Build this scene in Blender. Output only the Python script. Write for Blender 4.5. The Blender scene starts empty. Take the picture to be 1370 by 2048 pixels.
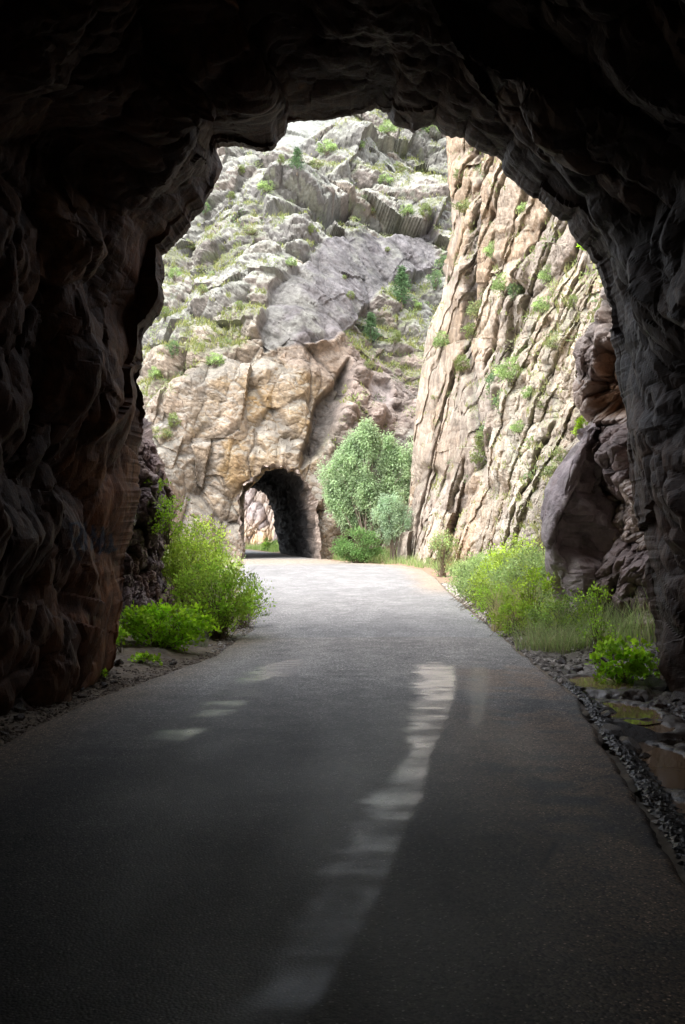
import bpy, math, random
import numpy as np
from mathutils import Vector
from mathutils.bvhtree import BVHTree

# ------------------------------------------------------------------ camera, sky, sun, exposure
F = 2160.0; CAMZ = 1.6; PITCH = math.atan(41.0 / F)
sc = bpy.context.scene
cam_d = bpy.data.cameras.new("camera"); cam = bpy.data.objects.new("camera", cam_d)
sc.collection.objects.link(cam)
cam_d.sensor_fit = 'VERTICAL'; cam_d.sensor_height = 36.0; cam_d.lens = F / 2048.0 * 36.0
cam_d.clip_start = 0.1; cam_d.clip_end = 2000
cam.location = (0, 0, CAMZ); cam.rotation_euler = (math.pi / 2 + PITCH, 0, 0)
sc.camera = cam

SUN_EL, SUN_AZ = math.radians(58), math.radians(215)      # azimuth clockwise from +Y
w = bpy.data.worlds.new("World"); sc.world = w; w.use_nodes = True
nt = w.node_tree; nt.nodes.clear()
sky = nt.nodes.new("ShaderNodeTexSky"); sky.sky_type = 'NISHITA'; sky.sun_disc = False
sky.sun_elevation = SUN_EL; sky.sun_rotation = SUN_AZ
sky.air_density = 1.0; sky.dust_density = 3.0; sky.ozone_density = 1.0
hs = nt.nodes.new("ShaderNodeHueSaturation"); hs.inputs['Saturation'].default_value = 0.28
bg = nt.nodes.new("ShaderNodeBackground"); bg.inputs['Strength'].default_value = 0.15
wo = nt.nodes.new("ShaderNodeOutputWorld")
nt.links.new(sky.outputs[0], hs.inputs['Color']); nt.links.new(hs.outputs[0], bg.inputs[0]); nt.links.new(bg.outputs[0], wo.inputs[0])
sun_d = bpy.data.lights.new("sun", 'SUN'); sun_d.energy = .5; sun_d.angle = math.radians(50); sun_d.color = (1.0, 0.96, 0.90)
sun = bpy.data.objects.new("sun", sun_d); sc.collection.objects.link(sun)
sdir = Vector((math.sin(SUN_AZ) * math.cos(SUN_EL), math.cos(SUN_AZ) * math.cos(SUN_EL), math.sin(SUN_EL)))
sun.rotation_euler = sdir.to_track_quat('Z', 'Y').to_euler(); sun.location = (0, 30, 60)
sc.view_settings.view_transform = 'Standard'; sc.view_settings.look = 'None'
sc.view_settings.exposure = 2.2; sc.view_settings.gamma = 1.0
sc.cycles.use_denoising = True
sc.cycles.max_bounces = 8; sc.cycles.diffuse_bounces = 5; sc.cycles.glossy_bounces = 3
sc.cycles.transmission_bounces = 4; sc.cycles.transparent_max_bounces = 4
sc.cycles.sample_clamp_indirect = 8.0
sc.cycles.caustics_reflective = False; sc.cycles.caustics_refractive = False

# ------------------------------------------------------------------ helpers
SP, CP = math.sin(PITCH), math.cos(PITCH)
def proj(px, py, d):
    """world points seen at photo pixel (px,py) at distance d along +Y"""
    px = np.asarray(px, float); py = np.asarray(py, float); d = np.asarray(d, float)
    a = (px - 685.0) / F; b = (1024.0 - py) / F
    dy = CP - b * SP; dz = SP + b * CP
    t = d / dy
    return np.stack(np.broadcast_arrays(a * t, d, CAMZ + dz * t), -1)
def pt(px, py, d): return proj(px, py, d)

def _h(ix, iy, iz, s):
    with np.errstate(over='ignore'):
        h = (ix.astype(np.uint32) * np.uint32(374761393) + iy.astype(np.uint32) * np.uint32(668265263)
             + iz.astype(np.uint32) * np.uint32(2147483647) + np.uint32((s * 1274126177) & 0xffffffff))
        h = (h ^ (h >> np.uint32(13))) * np.uint32(1274126177)
        h = (h ^ (h >> np.uint32(15))) * np.uint32(2246822519)
        h = h ^ (h >> np.uint32(16))
    return h.astype(np.float32) / np.float32(4294967295.0)
def vnoise(p, s):
    p = p.astype(np.float32); i = np.floor(p); f = p - i; i = i.astype(np.int64)
    u = f * f * (3 - 2 * f)
    x, y, z = i[..., 0], i[..., 1], i[..., 2]
    r = 0
    for dx in (0, 1):
        wx = u[..., 0] if dx else 1 - u[..., 0]
        for dy in (0, 1):
            wy = u[..., 1] if dy else 1 - u[..., 1]
            for dz in (0, 1):
                wz = u[..., 2] if dz else 1 - u[..., 2]
                r = r + wx * wy * wz * _h(x + dx, y + dy, z + dz, s)
    return r * 2 - 1
def fbm(p, o, s, gain=0.5):
    r = 0; a = 1.0; t = 0
    for k in range(o):
        r = r + a * vnoise(p * (2.03 ** k) + 17.3 * k, s + k * 7); t += a; a *= gain
    return r / t
def voro(p, s, cheb=False):
    p = p.astype(np.float32); b = np.floor(p - 0.5).astype(np.int64)
    F1 = np.full(p.shape[:-1], 9.0, np.float32); F2 = F1.copy(); idv = F1.copy(); vec = np.zeros_like(p)
    for dx in (0, 1):
        for dy in (0, 1):
            for dz in (0, 1):
                x, y, z = b[..., 0] + dx, b[..., 1] + dy, b[..., 2] + dz
                c = np.stack([x + .5 + .8 * (_h(x, y, z, s) - .5), y + .5 + .8 * (_h(x, y, z, s + 1) - .5), z + .5 + .8 * (_h(x, y, z, s + 2) - .5)], -1)
                v = p - c; d = np.sqrt((v ** 2).sum(-1)) if not cheb else np.abs(v).max(-1) + .15 * np.abs(v).sum(-1)
                m = d < F1
                F2 = np.where(m, F1, np.minimum(F2, d)); idv = np.where(m, _h(x, y, z, s + 3), idv)
                vec = np.where(m[..., None], v, vec); F1 = np.where(m, d, F1)
    return F1, F2, idv, vec
def ss(a, b, x):
    t = np.clip((x - a) / (b - a), 0, 1); return t * t * (3 - 2 * t)
def frame(d, up=(0, 0, 1)):
    d = np.array(d, float); d /= np.linalg.norm(d)
    a = np.cross(d, (0.3, 1, 0.1)); a /= np.linalg.norm(a); b = np.cross(d, a)
    return np.stack([a, b, d], 1)          # columns: cross, cross, along
def facet(P, size, R, s, tilt=1.0, warp=0.3, crack=0.25, cheb=False, k=2.6):
    """broken-rock relief: the upper envelope of many tilted flat-topped blocks with sloping sides, so planes meet in
    crisp creases without jumps; returns height ~[-1,1], a random number per block, and a mask of the crevices"""
    q = (P @ R) / np.array(size)
    q = q + .6 * warp * np.stack([fbm(q * .9 + 3, 2, s + 11), fbm(q * .9 + 9, 2, s + 12), fbm(q * .9 + 15, 2, s + 13)], -1)
    p = q.astype(np.float32); b = np.floor(p - 0.5).astype(np.int64)
    H1 = np.full(p.shape[:-1], -9.0, np.float32); H2 = H1.copy(); idv = H1.copy(); mm = H1.copy()
    for dx in (0, 1):
        for dy in (0, 1):
            for dz in (0, 1):
                x, y, z = b[..., 0] + dx, b[..., 1] + dy, b[..., 2] + dz
                r = _h(x, y, z, s + 3); t1 = (r * 91.7) % 1 - .5; t2 = (r * 47.3) % 1 - .5; t3 = (r * 13.9) % 1 - .5
                v0 = p[..., 0] - (x + .5 + .8 * (_h(x, y, z, s) - .5)); v1 = p[..., 1] - (y + .5 + .8 * (_h(x, y, z, s + 1) - .5)); v2 = p[..., 2] - (z + .5 + .8 * (_h(x, y, z, s + 2) - .5))
                w0 = v0 + .45 * t2 * v1; w1 = v1 + .45 * t3 * v2; w2 = v2 + .45 * t1 * v0
                m = np.maximum(np.maximum(np.abs(w0), np.abs(w1)), np.abs(w2)) + .12 * (np.abs(v0) + np.abs(v1) + np.abs(v2))
                h = (r - .5) * 1.1 + tilt * 2 * (v0 * t1 + v1 * t2 + v2 * t3) - k * np.maximum(m - .34, 0)
                up_ = h > H1
                H2 = np.where(up_, H1, np.maximum(H2, h)); idv = np.where(up_, r, idv); mm = np.where(up_, m, mm); H1 = np.where(up_, h, H1)
    cr = (1 - ss(0, .22, H1 - H2)) * ss(.38, .52, mm)
    return H1 + .25 - crack * cr, idv, cr
def gnorm(P):
    du = np.gradient(P, axis=1); dv = np.gradient(P, axis=0)
    n = np.cross(du, dv); n /= np.maximum(np.linalg.norm(n, axis=-1, keepdims=True), 1e-9)
    return n
def blur(a, n, it=2):
    for _ in range(it):
        for ax in (0, 1):
            pad = [(0, 0)] * a.ndim; pad[ax] = (n, n)
            b = np.pad(a, pad, mode='edge'); c = np.cumsum(b, axis=ax)
            z = np.zeros_like(np.take(c, [0], axis=ax)); c = np.concatenate([z, c], axis=ax)
            L = a.shape[ax]; k = 2 * n + 1
            sl1 = [slice(None)] * a.ndim; sl0 = [slice(None)] * a.ndim
            sl1[ax] = slice(k, k + L); sl0[ax] = slice(0, L)
            a = (c[tuple(sl1)] - c[tuple(sl0)]) / k
    return a
def polymask(px, py, poly, soft):
    """1 inside the polygon, 0 outside, soft edge"""
    x = px.ravel(); y = py.ravel(); ins = np.zeros(x.shape, bool); dm = np.full(x.shape, 1e9)
    n = len(poly)
    for i in range(n):
        x0, y0 = poly[i]; x1, y1 = poly[(i + 1) % n]
        c = ((y0 > y) != (y1 > y)) & (x < (x1 - x0) * (y - y0) / ((y1 - y0) or 1e-9) + x0)
        ins ^= c
        t = np.clip(((x - x0) * (x1 - x0) + (y - y0) * (y1 - y0)) / max((x1 - x0) ** 2 + (y1 - y0) ** 2, 1e-9), 0, 1)
        dm = np.minimum(dm, np.hypot(x - x0 - t * (x1 - x0), y - y0 - t * (y1 - y0)))
    sd = np.where(ins, dm, -dm).reshape(px.shape)
    return ss(-soft, soft, sd)
def bilin(cx, cy, T, x, y):
    T = np.array(T, float); cx = np.array(cx, float); cy = np.array(cy, float)
    i = np.clip(np.searchsorted(cx, x) - 1, 0, len(cx) - 2); j = np.clip(np.searchsorted(cy, y) - 1, 0, len(cy) - 2)
    u = np.clip((x - cx[i]) / (cx[i + 1] - cx[i]), 0, 1); v = np.clip((y - cy[j]) / (cy[j + 1] - cy[j]), 0, 1)
    return (T[j, i] * (1 - u) + T[j, i + 1] * u) * (1 - v) + (T[j + 1, i] * (1 - u) + T[j + 1, i + 1] * u) * v
def mixc(c, col, m):
    return c * (1 - m[..., None]) + np.array(col, float) * m[..., None]

def mesh_np(name, V, Q, mat, col=None, smooth=False, parent=None, extra=None):
    V = np.asarray(V, np.float32).reshape(-1, 3); Q = np.asarray(Q, np.int32)
    k = Q.shape[1]
    me = bpy.data.meshes.new(name)
    me.vertices.add(len(V)); me.vertices.foreach_set("co", V.ravel())
    me.loops.add(Q.size); me.loops.foreach_set("vertex_index", Q.ravel())
    me.polygons.add(len(Q)); me.polygons.foreach_set("loop_start", np.arange(len(Q), dtype=np.int32) * k)
    me.polygons.foreach_set("loop_total", np.full(len(Q), k, np.int32))
    me.polygons.foreach_set("use_smooth", np.full(len(Q), smooth, bool))
    if col is not None:
        a = me.color_attributes.new("Col", 'FLOAT_COLOR', 'POINT')
        c = np.ones((len(V), 4), np.float32); c[:, :3] = np.clip(np.asarray(col).reshape(-1, 3), 0, 1)
        a.data.foreach_set("color", c.ravel())
    for nm, arr in (extra or {}).items():
        a = me.attributes.new(nm, 'FLOAT', 'POINT'); a.data.foreach_set("value", np.asarray(arr, np.float32).ravel())
    me.update(calc_edges=True); me.validate()
    if mat: me.materials.append(mat)
    o = bpy.data.objects.new(name, me); sc.collection.objects.link(o)
    if parent: o.parent = parent
    return o
def gridfaces(n, m, keep=None):
    i = np.arange(n * m).reshape(n, m)
    q = np.stack([i[:-1, :-1], i[:-1, 1:], i[1:, 1:], i[1:, :-1]], -1)
    return (q[keep] if keep is not None else q.reshape(-1, 4)).reshape(-1, 4)
def tag(o, label=None, cat=None, group=None, kind=None):
    if label: o['label'] = label
    if cat: o['category'] = cat
    if group: o['group'] = group
    if kind: o['kind'] = kind
    return o
def empty(name, loc):
    o = bpy.data.objects.new(name, None); o.location = loc; o.empty_display_size = .2
    sc.collection.objects.link(o); return o

# ------------------------------------------------------------------ materials
def mat_base(name):
    m = bpy.data.materials.new(name); m.use_nodes = True
    t = m.node_tree; return m, t, t.nodes['Principled BSDF']
def N(t, ty, **kw):
    n = t.nodes.new(ty)
    for k, v in kw.items(): setattr(n, k, v)
    return n
def noise_node(t, vec, scale, detail=6, rough=.6):
    n = N(t, "ShaderNodeTexNoise"); n.inputs['Scale'].default_value = scale; n.inputs['Detail'].default_value = detail
    n.inputs['Roughness'].default_value = rough; t.links.new(vec, n.inputs['Vector']); return n
def maprange(t, src, a, b, c, d):
    n = N(t, "ShaderNodeMapRange"); n.inputs[1].default_value = a; n.inputs[2].default_value = b
    n.inputs[3].default_value = c; n.inputs[4].default_value = d; t.links.new(src, n.inputs[0]); return n.outputs[0]
def rock_material(name, s1, bump, rough=(.75, .95), var=(.72, 1.28), stretch=(1, 1, 1), spec=.4, bdist=.1):
    m, t, b = mat_base(name)
    at = N(t, "ShaderNodeAttribute", attribute_name="Col")
    tc = N(t, "ShaderNodeTexCoord"); mp = N(t, "ShaderNodeMapping"); mp.inputs['Scale'].default_value = stretch
    t.links.new(tc.outputs['Object'], mp.inputs['Vector']); v = mp.outputs[0]
    n1 = noise_node(t, v, s1, 10, .68); n2 = noise_node(t, v, s1 * 5.3, 6, .7)
    k = maprange(t, n1.outputs[0], .3, .7, var[0], var[1]); k2 = maprange(t, n2.outputs[0], .3, .7, .82, 1.18)
    mu = N(t, "ShaderNodeMath", operation='MULTIPLY'); t.links.new(k, mu.inputs[0]); t.links.new(k2, mu.inputs[1])
    vm = N(t, "ShaderNodeVectorMath", operation='SCALE'); t.links.new(at.outputs['Color'], vm.inputs[0]); t.links.new(mu.outputs[0], vm.inputs['Scale'])
    t.links.new(vm.outputs[0], b.inputs['Base Color'])
    t.links.new(maprange(t, n2.outputs[0], .3, .7, rough[0], rough[1]), b.inputs['Roughness'])
    b.inputs['Specular IOR Level'].default_value = spec
    ad = N(t, "ShaderNodeMath", operation='MULTIPLY_ADD'); ad.inputs[1].default_value = .4
    t.links.new(n2.outputs[0], ad.inputs[0]); t.links.new(n1.outputs[0], ad.inputs[2])
    bp = N(t, "ShaderNodeBump"); bp.inputs['Strength'].default_value = bump; bp.inputs['Distance'].default_value = bdist
    t.links.new(ad.outputs[0], bp.inputs['Height']); t.links.new(bp.outputs[0], b.inputs['Normal'])
    return m
M_FAR = rock_material("far_rock", 2.6, .7, bdist=.12, var=(.62, 1.38))
M_MID = rock_material("mid_rock", 3.0, .8, bdist=.12)
M_STREAK = rock_material("strata_rock", 2.6, .7, stretch=(1.5, 1.2, .5), bdist=.12, var=(.62, 1.38))
M_TUN = rock_material("tunnel_rock", 8.0, .45, rough=(.55, .85), var=(.45, 1.6), stretch=(1.2, .9, .8), spec=.3, bdist=.035)
M_WET = rock_material("wet_rock", 7.0, .8, rough=(.07, .32), var=(.6, 1.4), spec=.6, bdist=.03)
def leaf_material(name, transl=.35):
    m, t, b = mat_base(name)
    at = N(t, "ShaderNodeAttribute", attribute_name="Col")
    t.links.new(at.outputs['Color'], b.inputs['Base Color']); b.inputs['Roughness'].default_value = .55
    b.inputs['Specular IOR Level'].default_value = .3
    tr = N(t, "ShaderNodeBsdfTranslucent"); hsv = N(t, "ShaderNodeHueSaturation"); hsv.inputs['Value'].default_value = 1.5; hsv.inputs['Hue'].default_value = .485
    t.links.new(at.outputs['Color'], hsv.inputs['Color']); t.links.new(hsv.outputs[0], tr.inputs[0])
    mx = N(t, "ShaderNodeMixShader"); mx.inputs[0].default_value = transl
    t.links.new(b.outputs[0], mx.inputs[1]); t.links.new(tr.outputs[0], mx.inputs[2])
    t.links.new(mx.outputs[0], t.nodes['Material Output'].inputs[0]); return m
M_LEAF = leaf_material("leaf", .48)
M_BLADE = leaf_material("grass_blade", .42)
M_BARK = rock_material("bark", 12, .6, stretch=(1, 1, .3), bdist=.02)

# ------------------------------------------------------------------ road edges and ground height
RRy = np.array([-40, 3, 4.97, 5.9, 7.28, 8.5, 10.3, 13.5, 16.9, 22.3, 30, 38, 46, 52, 57, 60, 66, 76, 85, 100, 140])
RRx = np.array([1.4, 1.45, 1.58, 1.71, 1.9, 2.03, 2.27, 2.35, 2.46, 2.63, 2.9, 3.3, 3.4, 2.9, .9, -.4, -1.0, -3.6, -5.3, -8.5, -22])
RLy = np.array([-40, 3, 8.3, 10.3, 12.1, 14, 17.7, 21, 30, 36, 46, 58, 66, 85, 100, 140])
RLx = np.array([-2.9, -2.9, -2.6, -2.4, -2.05, -1.67, -1.5, -1.7, -2.9, -3.6, -4.4, -5.3, -6.2, -11.4, -15, -34])
rr = lambda y: np.interp(y, RRy, RRx)
rl = lambda y: np.interp(y, RLy, RLx)
def gz(x, y):
    x = np.asarray(x, float); y = np.asarray(y, float)
    sr = x - rr(y); sl = rl(y) - x
    k = np.interp(y, [12, 14, 18, 24, 34, 44, 56, 62], [0, .05, .30, .50, .35, .12, .12, .1])
    bank = np.minimum(np.maximum(sr - .45, 0) * k, 2.0)
    near = 1 - ss(12.5, 15, y)
    ditch = -.15 * ss(.05, .35, sr) * near + .25 * ss(1.0, 2.2, sr) * near
    kl = np.interp(y, [10, 14, 18, 30, 50, 60], [.02, .12, .35, .25, .10, .05])
    bl = np.minimum(np.maximum(sl - .3, 0) * kl, 1.5)
    bl = bl + .10 * ss(.1, 1.2, sl) * near
    z = bank + bl + ditch
    return z - .03 * (1 - ss(-.15, .1, np.maximum(sr, sl)))

# ------------------------------------------------------------------ ground sheet
def groundpix(px, py, z=-.1):
    p = proj(px, py, 1.0); t = (CAMZ - z) / (CAMZ - p[2]); return p[0] * t, t
PUD = [(1195, 1366, .34, .45, -.055), (1245, 1425, .30, .5, -.07), (1185, 1418, .12, .25, -.07), (1300, 1525, .26, .75, -.085), (1255, 1455, .36, .3, -.08), (1345, 1625, .16, .4, -.09)]
def seg(*a):
    out = []
    for x0, x1, st in a: out.append(np.arange(x0, x1, st))
    return np.concatenate(out + [[a[-1][1]]])
gx = seg((-400, -60, 40), (-60, -12, 4), (-12, -3.4, .35), (-3.4, -1.3, .035), (-1.3, 1.4, .25), (1.4, 4.2, .025), (4.2, 12, .2), (12, 60, 4), (60, 400, 40))
gy = seg((-40, 4, 2), (4, 14.5, .028), (14.5, 24, .08), (24, 62, .25), (62, 130, 2), (130, 700, 50))
GX, GY = np.meshgrid(gx, gy)
GZ = gz(GX, GY)
sr = GX - rr(GY); sl = rl(GY) - GX
off = np.maximum(sr, sl); offm = ss(.0, .25, off)
P = np.stack([GX, GY, np.zeros_like(GX)], -1)
R0 = np.eye(3)
f1, id1, c1 = facet(P, (.11, .09, 1), R0, 31, .9); f2, id2, c2 = facet(P, (.045, .04, 1), R0, 37, .9)
n1 = fbm(P * 1.3, 4, 41); n2 = fbm(P * 6, 4, 43)
nearR = ss(.0, .15, sr) * (1 - ss(14, 18, GY)); nearL = ss(0, .3, sl)
GZ = GZ + offm * (.05 * n1 + .015 * n2) * np.clip((GY + 30) / 30, .3, 1.5) + nearR * (.022 * f1 + .010 * f2) + nearL * (.006 * f2 + .008 * f1)
gc = np.zeros(GX.shape + (3,)) + (.20, .155, .105)
gc = mixc(gc, (.12, .10, .085), .6 * ss(-.3, .5, n2))
gc = mixc(gc, (.30, .26, .21), ss(.1, .6, f2) * .5)
wetm = nearR * ss(11.8, 10.5, GY) 
tone = (id2[..., None] * .8 + .5)
gc = gc * (1 - nearR[..., None]) + (np.array((.07, .05, .036)) * tone) * nearR[..., None]
gc = mixc(gc, (.33, .30, .26), nearR * ss(10.5, 13, GY) * ss(.25, .6, id2) * .8)
gc = mixc(gc, (.30, .205, .14), ss(30, 34, GY) * (sr > 0) * 1.0)
gc = mixc(gc, (.14, .15, .07), ss(.5, 1.2, np.where(GY > 15, sr, 0)) * ss(40, 30, GY) * .7)
wet = nearR * (1 - ss(10.5, 14.5, GY)) * ss(-.5, .3, n1 + .3)
for px_, py_, rx_, ry_, z_ in PUD:
    x_, y_ = groundpix(px_, py_, z_); e_ = np.hypot((GX - x_) / rx_, (GY - y_) / ry_) + .22 * fbm(P * 5 + px_, 3, 91) + .10 * f1
    k_ = ss(1.12, .85, e_); GZ = GZ * (1 - k_) + (z_ - .03) * k_
    ring = ss(1.0, 1.2, e_) * ss(1.75, 1.45, e_); GZ = np.where(ring > .01, np.maximum(GZ, z_ + .012 * ring + .02 * np.maximum(f1, 0) * ring - (1 - ring) * .05), GZ)
    gc = mixc(gc, (.05, .034, .024), ss(1.7, 1.1, e_) * .7)
P[..., 2] = GZ
def ground_material():
    m = rock_material("ground_soil", 9, .6, bdist=.03)
    t = m.node_tree; b = t.nodes['Principled BSDF']
    a = N(t, "ShaderNodeAttribute", attribute_name="Wet")
    o = b.inputs['Roughness'].links[0].from_socket
    mx = N(t, "ShaderNodeMix"); t.links.new(a.outputs['Fac'], mx.inputs[0]); t.links.new(o, mx.inputs[2]); mx.inputs[3].default_value = .16
    t.links.new(mx.outputs[0], b.inputs['Roughness']); return m
ground = mesh_np("ground", P, gridfaces(*GX.shape), ground_material(), gc, True, extra={"Wet": wet})
tag(ground, kind="structure")

# ------------------------------------------------------------------ road
ry = seg((-38, 2.5, 1.5), (2.5, 14, .03), (14, 24, .08), (24, 62, .3), (62, 140, 2))
u = np.linspace(0, 1, 171)
U, RY = np.meshgrid(u, ry)
q = np.stack([RY * 0, RY, RY * 0], -1)
jl = .05 * fbm(q * 1.7, 4, 51) + .015 * fbm(q * 12, 3, 52); jr = .04 * fbm(q * 1.7 + 50, 4, 53) + .02 * fbm(q * 12 + 9, 3, 54)
XL = rl(RY) + jl; XR = rr(RY) + jr
RX = XL + (XR - XL) * U
P = np.stack([RX, RY, RX * 0], -1)
ed = np.minimum(U, 1 - U) * (XR - XL)
z = .012 + .05 * (1 - (2 * U - 1) ** 2) * 0.4 - .05 * (1 - ss(0, .05, ed))
big = fbm(P * .6, 4, 61); fine = fbm(P * 5, 4, 63); str_ = fbm(P * np.array([2.2, .35, 1]), 4, 65)
P[..., 2] = z + .006 * big
seam = 16.3 + .25 * fbm(P * np.array([1.3, 0, 0]), 3, 66)
out = ss(-.05, .05, RY - seam)
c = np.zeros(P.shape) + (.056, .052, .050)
c = mixc(c, (.25, .230, .212), ss(5, 14, RY + .8 * big + .8 * fine) ** 1.3)  # light falloff painted into the asphalt: dark inside, paler towards the mouth
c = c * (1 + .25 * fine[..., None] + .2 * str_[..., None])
c = mixc(c, (.235, .228, .226), out * .8)
c = c * (1 + out * .22 * (fbm(P * np.array([.8, .5, 1]), 4, 69) + fbm(P * np.array([3, 1.2, 1]), 3, 70)))[..., None]
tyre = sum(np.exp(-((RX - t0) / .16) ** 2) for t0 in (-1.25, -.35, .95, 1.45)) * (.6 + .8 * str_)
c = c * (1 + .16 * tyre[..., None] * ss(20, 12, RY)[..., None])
# brown silt carried on to both edges and the right-hand lane
sil = ss(1.15, .0, (XR - RX) - .55 * ss(4, 9, RY) - .25 * big) * ss(14, 12, RY)
c = mixc(c, (.21, .14, .092), sil * .85 * ss(-.7, .3, fine + big))
sil2 = ss(.85, -.1, (RX - XL) + .3 * big) * ss(18, 15, RY)
c = mixc(c, (.19, .145, .10), sil2 * .95)
c = mixc(c, (.33, .25, .18), ss(1.3, .2, XR - RX + .4 * big) * ss(26, 32, RY) * .8)
c = mixc(c, (.33, .27, .20), ss(50, 57, RY + 2 * big) * (1 - ss(62, 66, RY)) * .7)
# dark crumbs of mud
crumb = ss(.16, .05, voro(P * 14, 71)[0]) * ss(.1, .5, fbm(P * np.array([1.4, .8, 1]), 3, 72) + .5 * ss(.9, 1.4, RX - .2) - .1)
c = mixc(c, (.035, .025, .02), crumb * ss(-.2, .6, RX) * ss(13, 11, RY))
# water film
def track(pts, xx, yy):
    p = np.array([(pt(a, b, 1)) for a, b, _ in pts]); t = CAMZ / (CAMZ - p[:, 2])
    X = p[:, 0] * t; Y = p[:, 1] * t; W = np.array([w_ for *_, w_ in pts]) * Y / F
    o = np.argsort(Y); return np.interp(yy, Y[o], X[o]), np.interp(yy, Y[o], W[o]), Y.min(), Y.max()
def film(pts, xx, yy, sl_, sr_):
    X, W, y0, y1 = track(pts, xx, yy)
    s = (xx - X) / W; s = s + (.35 * fbm(np.stack([xx * 1.5, yy * 1.6, xx * 0], -1) + 5, 3, 78) + .55 * fbm(np.stack([xx * .9, yy * 5, xx * 0], -1) + 15, 3, 68)) * ss(.7, -.3, s)
    m = ss(-1 - sl_, -.35, s) * ss(1 + sr_, .75, s) * ss(y1 + .25, y1 - .55, yy + .35 * s * s + .3 * fbm(np.stack([xx * 3, yy * 2, xx * 0], -1), 3, 69)) * ss(y0 - .3, y0 + .4, yy)
    return m
patch = fbm(P * np.array([1.6, 2.6, 1]), 4, 77)
wet = film([(872, 1328, 42), (868, 1400, 42), (850, 1470, 36), (838, 1520, 22), (800, 1600, 46), (740, 1700, 62), (700, 1800, 62), (620, 1930, 75), (540, 2048, 80)], RX, RY, .5, .15)
fz = fbm(P * np.array([1.8, 9, 1]) + 20, 4, 75); fy = fbm(P * np.array([2.2, 1.1, 1]) + 60, 4, 76)
wet = wet * (.72 + .55 * fy - .12 * ss(-.2, .35, patch) * ss(11.5, 8.5, RY)) + .55 * fz * np.sqrt(np.clip(wet * (1.15 - wet), 0, 1))
wet = ss(.0, .95, wet) * (1 - .6 * ss(.0, .45, fbm(P * np.array([1.1, 4.5, 1]) + 33, 4, 67)) * ss(12.2, 9.5, RY)) * np.interp(RY, [3, 4.5, 6, 8, 10.5], [.12, .27, .5, .8, 1.15]) * (.8 + .9 * fbm(P * np.array([5, 7, 1]), 4, 74))
w2 = film([(958, 1335, 18), (955, 1400, 16), (950, 1460, 12)], RX, RY, .6, .5) * .12
w3 = film([(590, 1322, 40), (545, 1350, 40), (490, 1375, 34), (430, 1430, 30), (330, 1490, 30)], RX, RY, .8, .8) * ss(-.3, .4, fbm(P * np.array([.9, 3.6, 1]) + 40, 4, 79)) * .5 * (.6 + .8 * fbm(P * np.array([6, 7, 1]) + 11, 3, 73))
w4 = film([(600, 1318, 26), (548, 1345, 30), (485, 1372, 26)], RX, RY, .7, .5); w4 = ss(.1, 1.1, w4 * (.9 + 1.6 * fz + .5 * fy)) * .55 * ss(.0, .1, w4)
wet = np.clip(np.maximum(np.maximum(np.maximum(wet, w2), w3), w4), 0, 1)
damp = (.5 + .35 * big + .4 * str_) * (.5 + .5 * ss(20, 14, RY))
Wt = np.clip(wet, 0, 1)
c = c * (1 - .45 * Wt)[..., None]
mark = polymask(RX, RY, [tuple(pt(a, b, 1)[:2] * CAMZ / (CAMZ - pt(a, b, 1)[2])) for a, b in ((1112, 1683), (1117, 1700), (1102, 1718), (1088, 1745), (1076, 1752), (1086, 1722), (1098, 1705))], .012)
c = mixc(c, (.02, .017, .015), mark)
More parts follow.
